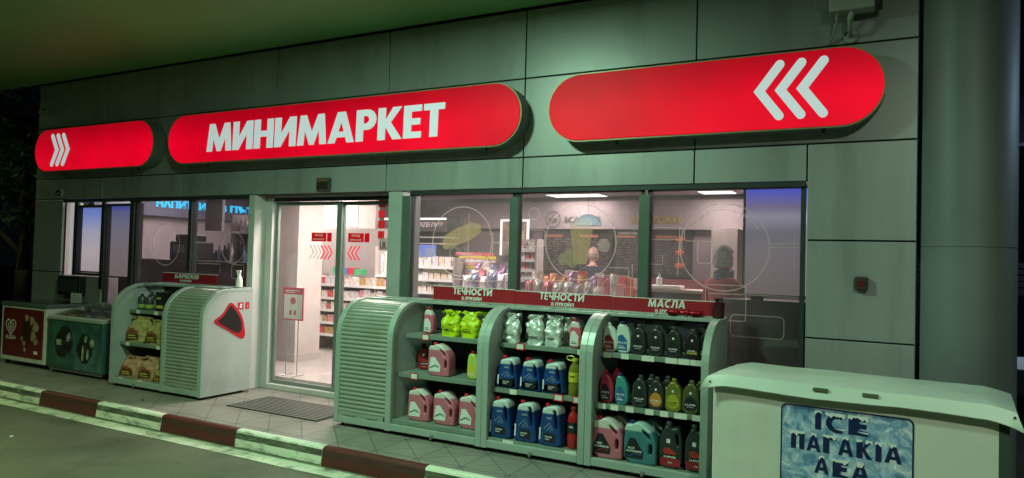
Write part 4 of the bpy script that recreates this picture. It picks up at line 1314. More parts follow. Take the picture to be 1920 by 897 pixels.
# --- fourth cabinet
zD1, zD2, zD3 = .86, .485, .09
WPL = pm('pale bottle plastic', (.55, .66, .60), .35)
put(spout1('antifreeze_bottle', 'pale litre bottle with dark red label at the left of the top shelf', 'bottle', WPL, LRED, W=.118, H=.225, capmat=WHITEP, word='RED'), -1.905, -.47, zD1)
put(spout1('antifreeze_bottle', 'pale litre bottle with blue label and blue cap on the top shelf', 'bottle', WPL, LBLUE, W=.122, H=.24, capmat=pm('navy cap', (.01, .02, .12), .4), word='BLUE'), -1.795, -.47, zD1, -4)
put(spout1('antifreeze_bottle', 'pale litre bottle in the second row behind the blue label one', 'bottle', WPL, LBLUE, W=.118, H=.225, capmat=WHITEP), -1.845, -.34, zD1, -4)
A1_ = put(oil1('oil_bottle', 'left one of two dark grey bottles lettered STANDARD', 'bottle', DARKB, LBLK, 'STANDARD', W=.112, H=.228, group='dark litre oil bottles'), -1.672, -.485, zD1)
dup(A1_, (-1.535, -.485, zD1), R(-2), 'right one of two dark grey bottles lettered STANDARD')
put(oil1('oil_bottle', 'dark grey oil bottle lettered SUPER on the top shelf', 'bottle', DARKB, LBLK, 'SUPER', W=.114, H=.228, group='dark litre oil bottles'), -1.402, -.485, zD1)
B1_ = put(oil1('oil_bottle', 'black oil bottle with a gold band on the top shelf', 'bottle', BLACK, BLACK, 'GENESIS'[:0] or 'OIL', W=.108, H=.222, accent=pm('gold band', (.35, .28, .05), .4), group='black oil bottles'), -1.262, -.485, zD1)
dup(B1_, (-1.165, -.47, zD1), 0, 'black oil bottle with a gold band half hidden by the right rim')
put(spout1('antifreeze_bottle', 'pinkish red litre bottle at the left end of the middle shelf', 'bottle', pm('red antifreeze', (.42, .03, .07), .3), LBLK, W=.108, H=.245, word='RED'), -1.885, -.58, zD2)
put(spout1('antifreeze_bottle', 'pinkish red litre bottle behind the front red one', 'bottle', pm('red antifreeze', (.42, .03, .07), .3), LBLK, W=.108, H=.245), -1.845, -.44, zD2)
put(spout1('antifreeze_bottle', 'teal litre bottle with dark blue cap on the middle shelf', 'bottle', pm('teal antifreeze', (.05, .28, .26), .3), LBLUE, W=.105, H=.235, capmat=pm('navy cap', (.01, .02, .12), .4), word='BLUE'), -1.765, -.58, zD2)
put(oil1('oil_bottle', 'dark grey bottle left of the orange labelled one', 'bottle', DARKB, LBLK, 'PLUS', W=.116, H=.238, group='dark litre oil bottles'), -1.618, -.60, zD2)
put(oil1('oil_bottle', 'dark bottle with an orange and white label on the middle shelf', 'bottle', DARKB, pm('orange label', (.55, .22, .04), .45), 'OIL', W=.116, H=.236), -1.492, -.60, zD2)
put(oil1('oil_bottle', 'yellow green oil bottle lettered LUX on the middle shelf', 'bottle', OLIVE, pm('lime label', (.35, .36, .03), .4), 'LUX', W=.118, H=.238, capmat=OLIVE, tmat=BLACK), -1.365, -.60, zD2)
LX = put(oil1('oil_bottle', 'olive bottle with black label lettered LUXE on the middle shelf', 'bottle', OLIVE2, LBLK, 'LUXE', W=.120, H=.238, capmat=OLIVE2, group='olive LUXE bottles'), -1.238, -.60, zD2)
dup(LX, (-1.148, -.55, zD2), 0, 'olive LUXE bottle half hidden by the cabinet rim')
for x, l_ in ((-1.575, 'dark bottle in the back row behind the plain dark one'), (-1.45, 'dark bottle in the back row behind the orange label')):
    dup(A1_, (x, -.46, zD2), 0, l_)
dup(LX, (-1.20, -.45, zD2), 0, 'olive bottle in the back row behind the LUXE one')
AF = put(jug('antifreeze_canister', 'large pink canister with black ANTIFREEZE label on the bottom shelf', 'canister', PINKM, W=.235, H=.305, style='af', group='canisters with black labels'), -1.845, -.625, zD3, 2)
dup(AF, (-1.80, -.47, zD3), R(2), 'large pink canister behind the front one')
AT = put(jug('antifreeze_canister', 'large teal canister with black ANTIFREEZE label on the bottom shelf', 'canister', TEALM, W=.245, H=.305, style='af', capmat=pm('navy cap', (.01, .02, .12), .4), group='canisters with black labels'), -1.59, -.625, zD3, 0)
dup(AT, (-1.54, -.47, zD3), 0, 'large teal canister behind the front one')
O4 = put(oil4('motor_oil_canister', 'left dark four litre can lettered LUKOIL with red label', 'canister', DARKB, W=.165, H=.325, group='dark oil cans with red labels'), -1.365, -.62, zD3)
dup(O4, (-1.180, -.62, zD3), 0, 'right dark four litre can lettered LUKOIL with red label')
# on top of the fourth cabinet
RF = foil('red snack foil', (.42, .01, .02), .25, .5, 35, 1.0)
for i, (x, y) in enumerate(((-1.49, -.20), (-1.395, -.18), (-1.31, -.20))):
    t = thing('wipes_packet', ('left', 'middle', 'right')[i] + ' crumpled red foil packet lying on the cabinet top', 'packet', (x, y, 1.158), R(10 * i), 'red foil packets')
    m = MB(); m.lathe([(.01, -.055), (.030, -.045), (.040, -.02), (.042, .02), (.030, .045), (.012, .055)], (0, 0, .022), 14, 1, .62, axis='x'); m.build('wrapper', RF, t, smooth=True, local=True)
t = thing('oil_can', 'dark maroon ribbed can standing at the right end of the cabinet tops', 'can', (-1.145, -.19, 1.158))
m = MB()
m.lathe([(.044, 0), (.046, .008), (.044, .02), (.046, .04), (.044, .06), (.046, .08), (.046, .115), (.034, .125)], (0, 0, 0), 20); m.build('body', pm('maroon metal', (.06, .008, .012), .4), t, smooth=True, local=True)
m = MB(); m.lathe([(.018, .125), (.018, .145)], (-.012, 0, 0), 12); m.lathe([(.008, .125), (.008, .150)], (.022, 0, 0), 10); m.build('cap', BLACK, t, smooth=True, local=True)
# --- first cabinet (barbecue)
for i, (x, l_) in enumerate(((-7.69, 'left dark lighter fluid tin with green label'), (-7.55, 'right dark lighter fluid tin with green label'))):
    t = thing('lighter_fluid_tin', l_, 'tin', (x - .03, -.43, .85), 0, 'dark tins on the top charcoal shelf')
    m = MB(); m.lathe([(.045, 0), (.047, .006), (.047, .13), (.036, .15), (.02, .155)], (0, 0, 0), 20); m.build('body', DGREY, t, smooth=True, local=True)
    m = MB(); m.lathe([(.0475, .02), (.0478, .021), (.0478, .06), (.0475, .061)], (0, 0, 0), 20); m.build('label', pm('lime tin label', (.35, .42, .08), .5), t, smooth=True, local=True)
    m = MB(); m.lathe([(.016, .155), (.016, .18)], (0, 0, 0), 12); m.build('cap', BLACK, t, smooth=True, local=True)
def carton(name, label, x0, y0, z0, W, D, H, mat, prt, words=None, group=None, rz=0):
    t = thing(name, label, 'box', (x0, y0, z0), R(rz), group)
    m = MB(); m.box(-W / 2, W / 2, -D / 2, D / 2, 0, H); m.build('carton', mat, t, bevel=.003, local=True)
    m = MB(); m.box(-W * .36, W * .36, -D / 2 - .002, -D / 2 - .0008, H * .14, H * .30); m.box(-W * .36, W * .1, -D / 2 - .002, -D / 2 - .0008, H * .62, H * .72); m.build('printed_band', prt, t, local=True)
    m = MB(); m.box(-W / 2 + .002, W / 2 - .002, -.006, .006, H, H + .0012); m.build('top_seam', DGREY, t, local=True)
    return t
carton('firelighter_box', 'tall black box with pale print on the top charcoal shelf', -7.36, -.40, .85, .15, .12, .215, BLACK, LYEL)
carton('firelighter_box', 'green firelighter box against the upright on the top shelf', -7.08, -.40, .85, .17, .12, .205, pm('green card', (.16, .26, .07), .6), LYEL)
def charcoal(label, x, z, mat, W, H, s_, rz=0, y=-.40, tilt=0):
    t = bag('charcoal_bag', label, 'bag', mat, W, H, .17, s_, 'charcoal bags', .90, lean=.25)
    m = MB(); m.box(-W * .30, W * .30, -.094, -.092, H * .12, H * .36); m.build('printed_panel', pm('dark brown print', (.08, .035, .018), .6, var=.4, scale=20), t, local=True)
    m = MB(); m.box(-W * .22, W * .26, -.097, -.0945, H * .42, H * .50); m.box(-W * .22, W * .10, -.097, -.0945, H * .54, H * .58); m.build('printed_title', pm('brick red print', (.30, .06, .03), .6), t, local=True)
    m = MB(); m.box(-W * .20, W * .15, -.0955, -.0935, H * .26, H * .30); m.box(-W * .20, W * .22, -.0955, -.0935, H * .17, H * .195); m.build('printed_lines', LYEL, t, local=True)
    put(t, x, y, z, rz); return t
charcoal('yellow brown charcoal bag at the left of the middle shelf', -7.60, .49, CHAR1, .33, .285, 51, 4, -.53)
charcoal('yellow brown charcoal bag at the right of the middle shelf', -7.25, .49, CHAR1, .34, .265, 58, -3, -.535)
charcoal('brown charcoal bag at the left of the bottom shelf', -7.60, .10, CHAR2, .32, .23, 63, 5, -.59)
charcoal('larger brown charcoal bag in the middle of the bottom shelf', -7.27, .10, CHAR2, .33, .25, 67, 0, -.59)
charcoal('low yellow charcoal bag against the upright on the bottom shelf', -7.035, .10, CHAR1, .22, .16, 71, 0, -.60)
# spray bottle on the cabinet top
t = thing('spray_bottle', 'white trigger spray bottle on top of the left cabinet', 'bottle', (-6.40, -.18, 1.160))
m = MB(); m.lathe([(.034, 0), (.036, .006), (.036, .07), (.026, .11), (.014, .135), (.013, .15)], (0, 0, 0), 20); m.build('body', WHITEP, t, smooth=True, local=True)
m = MB(); m.lathe([(.016, .15), (.016, .165)], (0, 0, 0), 14); m.box(-.045, .02, -.011, .011, .165, .188); m.box(-.035, -.028, -.006, .006, .13, .165); m.build('trigger_head', WHITEP, t, bevel=.003, local=True)
m = MB(); m.box(-.055, -.046, -.007, .007, .169, .184); m.build('nozzle', RED, t, local=True)
# four small icon tags hanging on the pier
t = thing('icon_strip', 'small vertical strip of dark icon stickers on the window edge', 'sticker', (-6.535, .02, 1.4))
m = MB()
for k in range(3): m.box(-.012, .014, -.002, 0, .02 + k * .045, .05 + k * .045)
m.box(.03, .085, -.002, 0, .01, .055)
m.build('icons', LBLK, t, local=True)
m = MB()
for k in range(3): m.box(-.006, .008, -.0035, -.0022, .028 + k * .045, .042 + k * .045)
m.box(.036, .055, -.0035, -.0022, .02, .045); m.box(.062, .08, -.0035, -.0022, .02, .045)
m.build('icon_marks', PALE, t, local=True)

# ================================================================== FREEZERS
def freezer_red():
    x0, x1, yf, yb, h = -10.33, -9.31, -.62, -.02, .815
    t = thing('ice_cream_freezer', 'white chest freezer with red ice cream poster and heart logo', 'freezer', ((x0 + x1) / 2, (yf + yb) / 2, 0), 0)
    FW = pm('freezer white', (.60, .62, .55), .4, dirt=(.3, .3, .22), dscale=4, damt=.4)
    m = MB(); m.box(x0, x1, yf, yb, .06, h - .05); m.build('body', FW, t, bevel=.012)
    m = MB(); m.box(x0 - .012, x1 + .012, yf - .012, yb + .01, h - .049, h); m.build('lid', pm('dark green lid', (.08, .12, .10), .3), t, bevel=.01)
    m = MB(); m.box(x0 + .05, x1 - .05, yf + .06, yb - .05, h + .001, h + .008); m.build('lid_glass', pm('dark lid glass', (.02, .025, .025), .08), t)
    for xx in (x0 + .07, x1 - .07):
        for yy in (yf + .06, yb - .06):
            m = MB(); m.lathe([(.028, -.012), (.03, -.008), (.03, .008), (.028, .012)], (xx, yy, .030), 14, axis='x'); m.build('castor', RUBBER, t, smooth=True)
    POST = pm('red freezer poster', (.13, .012, .014), .35, var=.15, scale=3)
    m = MB(); m.prism_y(rrect(x0 + .05, x1 - .05, .12, h - .075, .03), yf - .003, yf - .001); p = m.build('poster', POST, t)
    # heart made of nested outlines
    def heart(cx, cz, s_):
        pts = []
        for k in range(36):
            a = 2 * PI * k / 36
            pts.append((cx + s_ * .062 * 16 * math.sin(a) ** 3, cz + s_ * .062 * (13 * math.cos(a) - 5 * math.cos(2 * a) - 2 * math.cos(3 * a) - math.cos(4 * a))))
        return pts
    m = MB()
    cx = x0 + .235
    m.ribbon(heart(cx, .50, .115), .020, yf - .005, closed=True); m.ribbon(heart(cx, .497, .062), .017, yf - .005, closed=True); m.ribbon(heart(cx, .495, .022), .014, yf - .005, closed=True)
    m.build('heart_emblem', pm('pale emblem', (.62, .58, .50), .5), p)
    text('logo_lettering', 'ALGIDA', x0 + .12, x0 + .36, .335, .385, yf - .005, pm('pale emblem', (.62, .58, .50), .5), p, .02, .0006)
    m = MB(); m.prism_y(chaikin([(x0 + .53, .30), (x0 + .50, .52), (x0 + .54, .64), (x0 + .64, .66), (x0 + .69, .50), (x0 + .66, .28), (x0 + .6, .22)], 2), yf - .0058, yf - .004)
    m.build('chocolate_print', pm('chocolate print', (.035, .015, .012), .3), p)
    m = MB()
    for cx_, cz_, r_ in ((x0 + .60, .63, .045), (x0 + .72, .60, .05), (x0 + .80, .52, .07), (x0 + .76, .40, .06), (x0 + .82, .34, .045), (x0 + .56, .30, .035), (x0 + .50, .36, .03), (x0 + .58, .22, .03)):
        m.prism_y(chaikin([(cx_ + r_ * (1 + .18 * math.sin(3 * a + cx_ * 9)) * math.cos(a), cz_ + r_ * (1 + .18 * math.sin(3 * a + cx_ * 9)) * math.sin(a)) for a in [2 * PI * k / 15 for k in range(15)]], 1), yf - .0075, yf - .006)
    m.build('cream_print', pm('cream swirl print', (.34, .27, .15), .4, var=.6, scale=26), p)
    m = MB(); m.box(x0 + .78, x0 + .86, yf - .005, yf - .0035, .18, .22); m.build('small_label_print', PALE, p)
    return t
freezer_red()
def freezer_teal():
    x0, x1, yf, yb = -9.22, -8.11, -.64, -.06
    t = thing('ice_cream_freezer', 'teal chest freezer with ice cream print and sliding glass top', 'freezer', ((x0 + x1) / 2, (yf + yb) / 2, 0), 0)
    TB = pm('teal freezer print', (.035, .10, .085), .38, var=.5, scale=4.5, dirt=(.13, .22, .19), dscale=2.4, damt=.6)
    TS = pm('teal freezer side', (.03, .10, .085), .4)
    m = MB(); m.prism_x([(yf, .06), (yf, .66), (yb, .78), (yb, .06)], x0, x1); m.build('body', TS, t, bevel=.012)
    m = MB(); m.box(x0 + .015, x1 - .015, yf - .004, yf - .001, .085, .64); p = m.build('front_print', TB, t)
    RM = pm('grey green rim', (.30, .36, .31), .35)
    m = MB()
    m.prism_x([(yf - .012, .655), (yf - .012, .695), (yf + .05, .71), (yf + .05, .66)], x0 - .01, x1 + .01)
    m.prism_x([(yf + .05, .66), (yf + .05, .71), (yb, .83), (yb, .78)], x0 - .01, x0 + .04); m.prism_x([(yf + .05, .66), (yf + .05, .71), (yb, .83), (yb, .78)], x1 - .04, x1 + .01)
    m.prism_x([(yb - .05, .78), (yb - .05, .825), (yb, .84), (yb, .78)], x0 + .04, x1 - .04)
    m.build('rim', RM, t, bevel=.008)
    # tub with goods under the glass
    m = MB(); m.prism_x([(yf + .05, .662), (yf + .05, .672), (yb - .05, .79), (yb - .05, .78)], x0 + .04, x1 - .04); m.build('tub_floor', DGREY, t)
    m = MB()
    m.prism_x([(yf + .052, .712), (yf + .052, .716), (yb - .052, .836), (yb - .052, .832)], x0 + .04, (x0 + x1) / 2 + .03)
    m.prism_x([(yf + .052, .700), (yf + .052, .704), (yb - .052, .824), (yb - .052, .820)], (x0 + x1) / 2 - .03, x1 - .04)
    m.build('glass_lid', GLASS_D, t)
    m = MB(); m.prism_x([(yf + .05, .713), (yf + .05, .722), (yb - .05, .842), (yb - .05, .833)], (x0 + x1) / 2 + .0, (x0 + x1) / 2 + .035); m.build('lid_handle', DGREY, t)
    # dark rhombus pictures with ice creams
    DP = pm('dark chocolate picture', (.014, .018, .016), .3, var=.5, scale=12, dirt=(.06, .10, .08), dscale=9, damt=.7)
    m = MB()
    m.prism_y(chaikin([(x0 + .16, .42), (x0 + .30, .60), (x0 + .47, .58), (x0 + .56, .40), (x0 + .44, .22), (x0 + .20, .20)], 1), yf - .0065, yf - .005)
    m.prism_y(chaikin([(x0 + .56, .34), (x0 + .78, .58), (x0 + .98, .34), (x0 + .78, .12)], 1), yf - .0065, yf - .005)
    m.build('dark_picture', DP, p)
    CR = pm('ice print', (.34, .36, .28), .4, var=.5, scale=24)
    m = MB()
    m.prism_y(chaikin([(x0 + .40, .40), (x0 + .42, .50), (x0 + .48, .52), (x0 + .48, .42)], 2), yf - .009, yf - .0075)
    m.prism_y(chaikin([(x0 + .76, .42), (x0 + .77, .50), (x0 + .82, .50), (x0 + .82, .42)], 2), yf - .009, yf - .0075)
    m.prism_y(chaikin([(x0 + .72, .20), (x0 + .73, .38), (x0 + .76, .38), (x0 + .76, .20)], 1), yf - .009, yf - .0075)
    m.prism_y(chaikin([(x0 + .82, .22), (x0 + .82, .34), (x0 + .86, .34), (x0 + .86, .22)], 1), yf - .009, yf - .0075)
    m.prism_y(circle(x0 + .92, .42, .045, 18), yf - .009, yf - .0075)
    m.prism_y(rrect(x0 + .20, x0 + .30, .35, .42, .01), yf - .009, yf - .0075)
    m.build('ice_cream_print', CR, p)
    for xx in (x0 + .08, x1 - .08):
        for yy in (yf + .06, yb - .06):
            m = MB(); m.lathe([(.028, -.012), (.03, -.008), (.03, .008), (.028, .012)], (xx, yy, .030), 14, axis='x'); m.build('castor', RUBBER, t, smooth=True)
    m = MB(); m.box(x0 + .02, x1 - .02, yf + .02, yf + .03, .035, .06); m.build('kick_rail', STEEL, t)
    return t
freezer_teal()
rc = random.Random(11)
cols = [(.45, .08, .06), (.60, .50, .25), (.20, .10, .06), (.55, .55, .5), (.10, .20, .30), (.5, .3, .08)]
for i in range(14):
    x = -9.10 + (i % 7) * .15; k = i // 7
    y = -.50 + k * .20
    z = .672 + (y + .59) / .48 * .118 + .004
    t = thing('ice_cream_packet', ('red', 'yellow', 'brown', 'white', 'blue', 'orange')[i % 6] + ' ice cream packet under the teal freezer glass, ' + ('front' if k == 0 else 'back') + ' row ' + ('left', 'left', 'left', 'middle', 'right', 'right', 'right')[i % 7], 'packet', (x, y, z), R(rc.uniform(-20, 20)), 'ice cream packets in the teal freezer')
    m = MB(); m.box(-.055, .055, -.03, .03, 0, .018); m.build('wrapper', pm('ice cream wrap %d' % (i % 6), cols[i % 6], .35), t, bevel=.008, local=True)
# notice and black box behind the freezers
t = thing('wall_box', 'black box fixed on the dark wall under the small left window', 'box', (-9.78, -.002, .90))
m = MB(); m.box(-.26, .24, -.09, 0, 0, .26); m.build('case', BLACK, t, bevel=.01, local=True)
m = MB(); m.box(-.22, .20, -.097, -.091, .04, .22); m.build('door', DGREY, t, bevel=.004, local=True)
t = thing('paper_notice', 'small pale paper notice standing behind the freezers', 'notice', (-9.48, -.16, .818))
m = MB(); m.box(-.12, .12, -.001, .001, 0, .125); m.build('sheet', TAG, t, local=True)
m = MB()
for k in range(4): m.box(-.09, .09 - .02 * (k % 2), -.0022, -.0012, .025 + k * .022, .029 + k * .022)
m.build('written_lines', DGREY, t, local=True)

# ================================================================== ICE CHEST
ic = thing('ice_chest', 'white ice chest with a draped cover and blue ICE poster', 'ice chest', (-.97, -1.16, 0), R(-5))
W_, D_, H_ = 1.54, .66, .845
CHW = pm('chest enamel', (.66, .68, .60), .38, var=.04, scale=3, dirt=(.42, .44, .36), dscale=2, damt=.35)
m = MB(); m.box(0, W_, 0, D_, .07, H_); m.build('body', CHW, ic, bevel=.012, local=True)
m = MB(); m.box(.02, W_ - .02, .03, D_ - .03, .0, .069); m.build('plinth', BLACK, ic, local=True)
m = MB(); m.box(W_ - .045, W_ + .001, -.003, 0, .08, H_ - .02); m.build('corner_strip', pm('dark green strip', (.05, .07, .05), .5), ic, local=True)
# cover: a sheet draped over the lid, lip hanging down in front and at the ends
from mathutils import noise
cv = MB()
nx, ny = 60, 30
ex = .03
def cov(u, v):
    x = -ex + u * (W_ + 2 * ex)
    s_ = v * (D_ + .02 + .075) - .075
    e = max(0, (-x) / ex, (x - W_) / ex)
    if s_ < 0:        # front lip, flaring outwards
        y = -.024 + s_ * .42
        z = .880 + s_ * .95 + .005 * math.sin(x * 6 + 1)
        x += (1 if x > .5 else -1) * max(0, abs(x - W_ / 2) - W_ / 2 + .10) * (-s_) * 3.2
        y -= .02 * e
    else:
        y = -.024 + s_
        z = .880 + .004 * math.sin(s_ * 5)
    d_ = max(0, .09 - x, x - W_ + .11) / (.11 + ex)
    z -= .030 * d_ ** 1.5
    z += .003 * noise.noise(Vector((x * 4, s_ * 5, 5))) + .002 * noise.noise(Vector((x * 14, s_ * 14, 2)))
    return (x, y, z)
top = [[cov(i / nx, j / ny) for i in range(nx + 1)] for j in range(ny + 1)]
vs = [p for r0 in top for p in r0] + [(p[0], p[1] + .002, p[2] - .004) for r0 in top for p in r0]
n1 = nx + 1; tot = n1 * (ny + 1)
fs = []
for j in range(ny):
    for i in range(nx):
        a = j * n1 + i
        fs.append((a, a + 1, a + n1 + 1, a + n1)); fs.append((a + tot, a + n1 + tot, a + n1 + 1 + tot, a + 1 + tot))
for i in range(nx):
    fs.append((i, i + tot, i + 1 + tot, i + 1)); a = ny * n1 + i; fs.append((a, a + 1, a + 1 + tot, a + tot))
for j in range(ny):
    a = j * n1; fs.append((a, a + n1, a + n1 + tot, a + tot)); a = j * n1 + nx; fs.append((a, a + tot, a + n1 + tot, a + n1))
cv.add(vs, fs)
co = cv.build('cover', pm('pale vinyl cover', (.58, .68, .60), .42, var=.05, scale=4), ic, smooth=True, local=True)
for xx in (.60, .86):
    m = MB(); m.box(xx, xx + .080, -.047, -.035, .846, .866); m.build('slot', pm('slot shade', (.10, .12, .07), .6), ic, local=True)
for xx in (-.005, W_ + .02):
    m = MB(); m.lathe([(.006, 0), (.006, .004)], (xx, -.050, .830), 10, axis='y'); m.build('rivet', BLACK, ic, local=True)
# poster
def ice_mat():
    m = bpy.data.materials.new('ice cube print')
    m.use_nodes = True
    N, L = m.node_tree.nodes, m.node_tree.links
    b = N['Principled BSDF']
    tc = N.new('ShaderNodeTexCoord')
    ns = N.new('ShaderNodeTexNoise'); ns.inputs['Scale'].default_value = 7; ns.inputs['Detail'].default_value = 4; ns.inputs['Distortion'].default_value = 2.2
    vo = N.new('ShaderNodeTexVoronoi'); vo.inputs['Scale'].default_value = 16; vo.feature = 'DISTANCE_TO_EDGE'
    L.new(tc.outputs['Object'], ns.inputs['Vector'])
    mp = N.new('ShaderNodeMix'); mp.data_type = 'RGBA'; mp.inputs[0].default_value = .25
    L.new(tc.outputs['Object'], mp.inputs[6]); L.new(ns.outputs[1], mp.inputs[7]); L.new(mp.outputs[2], vo.inputs['Vector'])
    cr = N.new('ShaderNodeValToRGB')
    e = cr.color_ramp.elements
    e[0].position = .32; e[0].color = (.08, .20, .40, 1)
    e[1].position = .68; e[1].color = (.66, .74, .84, 1)
    k = e.new(.46); k.color = (.22, .38, .56, 1)
    k = e.new(.56); k.color = (.40, .53, .72, 1)
    L.new(ns.outputs[0], cr.inputs[0])
    mr = N.new('ShaderNodeMapRange'); mr.inputs[1].default_value = 0; mr.inputs[2].default_value = .12; mr.inputs[3].default_value = 1.25; mr.inputs[4].default_value = .9
    L.new(vo.outputs['Distance'], mr.inputs[0])
    mx = N.new('ShaderNodeMix'); mx.data_type = 'RGBA'; mx.blend_type = 'MULTIPLY'; mx.inputs[0].default_value = 1
    L.new(cr.outputs[0], mx.inputs[6]); L.new(mr.outputs[0], mx.inputs[7]); L.new(mx.outputs[2], b.inputs['Base Color'])
    b.inputs['Roughness'].default_value = .3
    return m
NAVY = pm('navy print', (.008, .020, .085), .4)
m = MB(); m.prism_y(rrect(.415, 1.113, .14, .748, .035), -.0025, -.0008); p = m.build('poster_border', NAVY, ic, local=True)
m = MB(); m.prism_y(rrect(.424, 1.104, .149, .739, .03), -.004, -.0026); p2 = m.build('poster', ice_mat(), ic, local=True)
SNOW = pm('snow print', (.74, .80, .80), .45)
def frosty(s_, cells, z0, z1, y=-.0055):
    """heavy navy letters with small snow caps; cells = (x0, x1) of each letter"""
    rr = random.Random(len(s_) * 7 + 1)
    h = z1 - z0
    for i, ch in enumerate(s_):
        a, b = cells[i]
        dz = rr.uniform(-.003, .003)
        letters('poster_lettering', ch, a, b, z0 + dz, z1 + dz, y, NAVY, None, th=.0012, slant=0, wt=1.28)
        o = LAST[0]
        o.parent = p2
        if ch == 'А': L_, R_ = a + (b - a) * .34, a + (b - a) * .66
        else: L_, R_ = a, b
        spans = [(L_, R_)] if ch != 'К' else [(a, a + (b - a) * .36), (a + (b - a) * .62, b)]
        for (l_, r_) in spans:
            pts = []
            K = max(4, int((r_ - l_) / .009))
            for k in range(K + 1): pts.append((l_ - .003 + (r_ - l_ + .006) * k / K, z1 + dz + .004 + rr.uniform(-.001, .003)))
            for k in range(K, -1, -1): pts.append((l_ - .003 + (r_ - l_ + .006) * k / K, z1 + dz - h * (.03 + rr.choice((.0, .05, .10, .20)) + rr.uniform(0, .04))))
            mm = MB(); mm.prism_y(chaikin(pts, 1, .28), y - .0035, y - .0015); mm.build('snow_print', SNOW, p2, local=True)
        if ch in 'ЕС':
            mm = MB(); mm.prism_y([(a + (b - a) * .45, z0 + h * .20), (b + .002, z0 + h * .20), (b + .002, z0 + h * .12), (a + (b - a) * .7, z0 + h * .15)], y - .0035, y - .0015); mm.build('snow_print', SNOW, p2, local=True)
frosty('IСЕ', [(.607, .640), (.665, .765), (.785, .885)], .617, .722)
frosty('ПАГАКIА', [(.475, .550), (.562, .640), (.652, .718), (.732, .812), (.828, .908), (.925, .955), (.970, 1.055)], .490, .590)
frosty('АЕА', [(.607, .685), (.705, .785), (.805, .895)], .365, .462)
frosty('ICЕ'.replace('C', 'С'), [(.607, .640), (.665, .765), (.785, .885)], .235, .335)

# ================================================================== COLUMN, WALL FITTINGS
COLM = pm('blue grey column paint', (.17, .195, .19), .52, .10, var=.12, scale=1.5)
t = thing('canopy_column', 'thick round blue grey column at the right end of the shop', 'column', (.475, -.16, 0))
cx, cy, cr_ = .475, -.10, .275
m = MB()
m.lathe([(cr_, 0), (cr_, 1.72)], (cx, cy, 0), 64); m.lathe([(cr_, 1.726), (cr_, 3.874)], (cx, cy, 0), 64); m.lathe([(cr_ - .004, 1.715), (cr_ - .004, 1.73)], (cx, cy, 0), 64)
m.build('shaft', COLM, t, smooth=True)
m = MB(); m.lathe([(cr_ + .03, 0), (cr_ + .03, .02), (cr_ + .004, .03)], (cx, cy, 0), 48); m.build('base_collar', DGREY, t, smooth=True)
t = thing('surveillance_camera', 'boxy grey surveillance camera on a wall bracket at top right', 'camera', (-.27, 0, 3.25))
CC = pm('camera grey paint', (.38, .42, .36), .5)
m = MB(); m.lathe([(.05, 0), (.05, .016)], (-.265, -.018, 3.275), 20, axis='y')
m.tube([(-.265, -.02, 3.275), (-.265, -.12, 3.30), (-.265, -.16, 3.36)], .015, 10); m.tube([(-.265, -.16, 3.35), (-.25, -.16, 3.41)], .022, 10); m.build('bracket', CC, t, smooth=True)
m = MB(); m.box(-.40, -.10, -.23, -.09, 3.41, 3.51); m.build('housing', CC, t, bevel=.012)
m = MB(); m.box(-.43, -.07, -.25, -.07, 3.512, 3.53); m.build('sun_shield', CC, t, bevel=.005)
m = MB(); m.box(-.098, -.055, -.22, -.10, 3.415, 3.50); m.build('lens_window', BLACK, t, bevel=.01)
m = MB(); m.tube([(-.35, -.16, 3.41), (-.352, -.13, 3.36), (-.38, -.06, 3.28), (-.415, -.012, 3.235)], .009, 8); m.build('cable', CC, t, smooth=True)
t = thing('dome_camera', 'small round dome camera on the wall below the left sign', 'camera', (-10.2, 0, 2.30))
m = MB(); m.lathe([(.065, 0), (.065, .03), (.055, .035)], (-10.2, -.035, 2.30), 24, axis='y'); m.build('ring', pm('camera grey paint', (.38, .42, .36), .5), t, smooth=True)
m = MB(); m.lathe([(.045, .0), (.042, -.02), (.03, -.036), (.012, -.045)], (-10.2, -.036, 2.30), 24, axis='y'); m.build('dome', pm('dark violet dome', (.03, .02, .05), .12), t, smooth=True)
m = MB(); m.tube([(-10.2 + .028 * math.cos(a), -.072 + abs(.008 * math.sin(a)), 2.30 + .028 * math.sin(a)) for a in [R(200 + 16 * k) for k in range(10)]], .004, 6); m.build('led_arc', emis('violet led', (.5, .35, .9), 1.2), t)
t = thing('wall_lamp', 'tiny pale fitting high on the left end of the wall', 'lamp', (-10.64, 0, 3.46))
m = MB(); m.lathe([(.05, 0), (.05, .03)], (-10.64, -.035, 3.49), 16, axis='y'); m.box(-10.70, -10.58, -.09, -.036, 3.44, 3.47); m.build('fitting', CC, t, smooth=True)
m = MB(); m.lathe([(.02, 0), (.02, .02)], (-10.64, -.056, 3.49), 12, axis='y'); m.build('bulb_cap', BLACK, t)
t = thing('door_sensor', 'square dark motion sensor above the sliding door', 'sensor', (-5.345, 0, 2.235))
m = MB(); m.box(-.09, .09, -.05, -.002, 0, .135); m.build('case', DGREY, t, bevel=.008, local=True)
m = MB(); m.box(-.075, .075, -.054, -.051, .015, .085); m.build('lens', pm('amber black lens', (.04, .03, .015), .15), t, local=True)
m = MB(); m.box(-.07, .07, -.054, -.051, .10, .122); m.build('label_strip', pm('brown strip', (.2, .12, .05), .5), t, local=True)
t = thing('alarm_box', 'small square dark red box on the right wall panel', 'alarm', (-.17, 0, 1.405))
m = MB(); m.box(-.045, .045, -.055, -.002, 0, .10); m.build('case', pm('dark case', (.045, .028, .026), .45), t, bevel=.012, local=True)
m = MB(); m.lathe([(.022, 0), (.02, -.006)], (0, -.056, .05), 16, axis='y'); m.build('button', pm('dark red glass', (.15, .012, .012), .3), t, smooth=True, local=True)
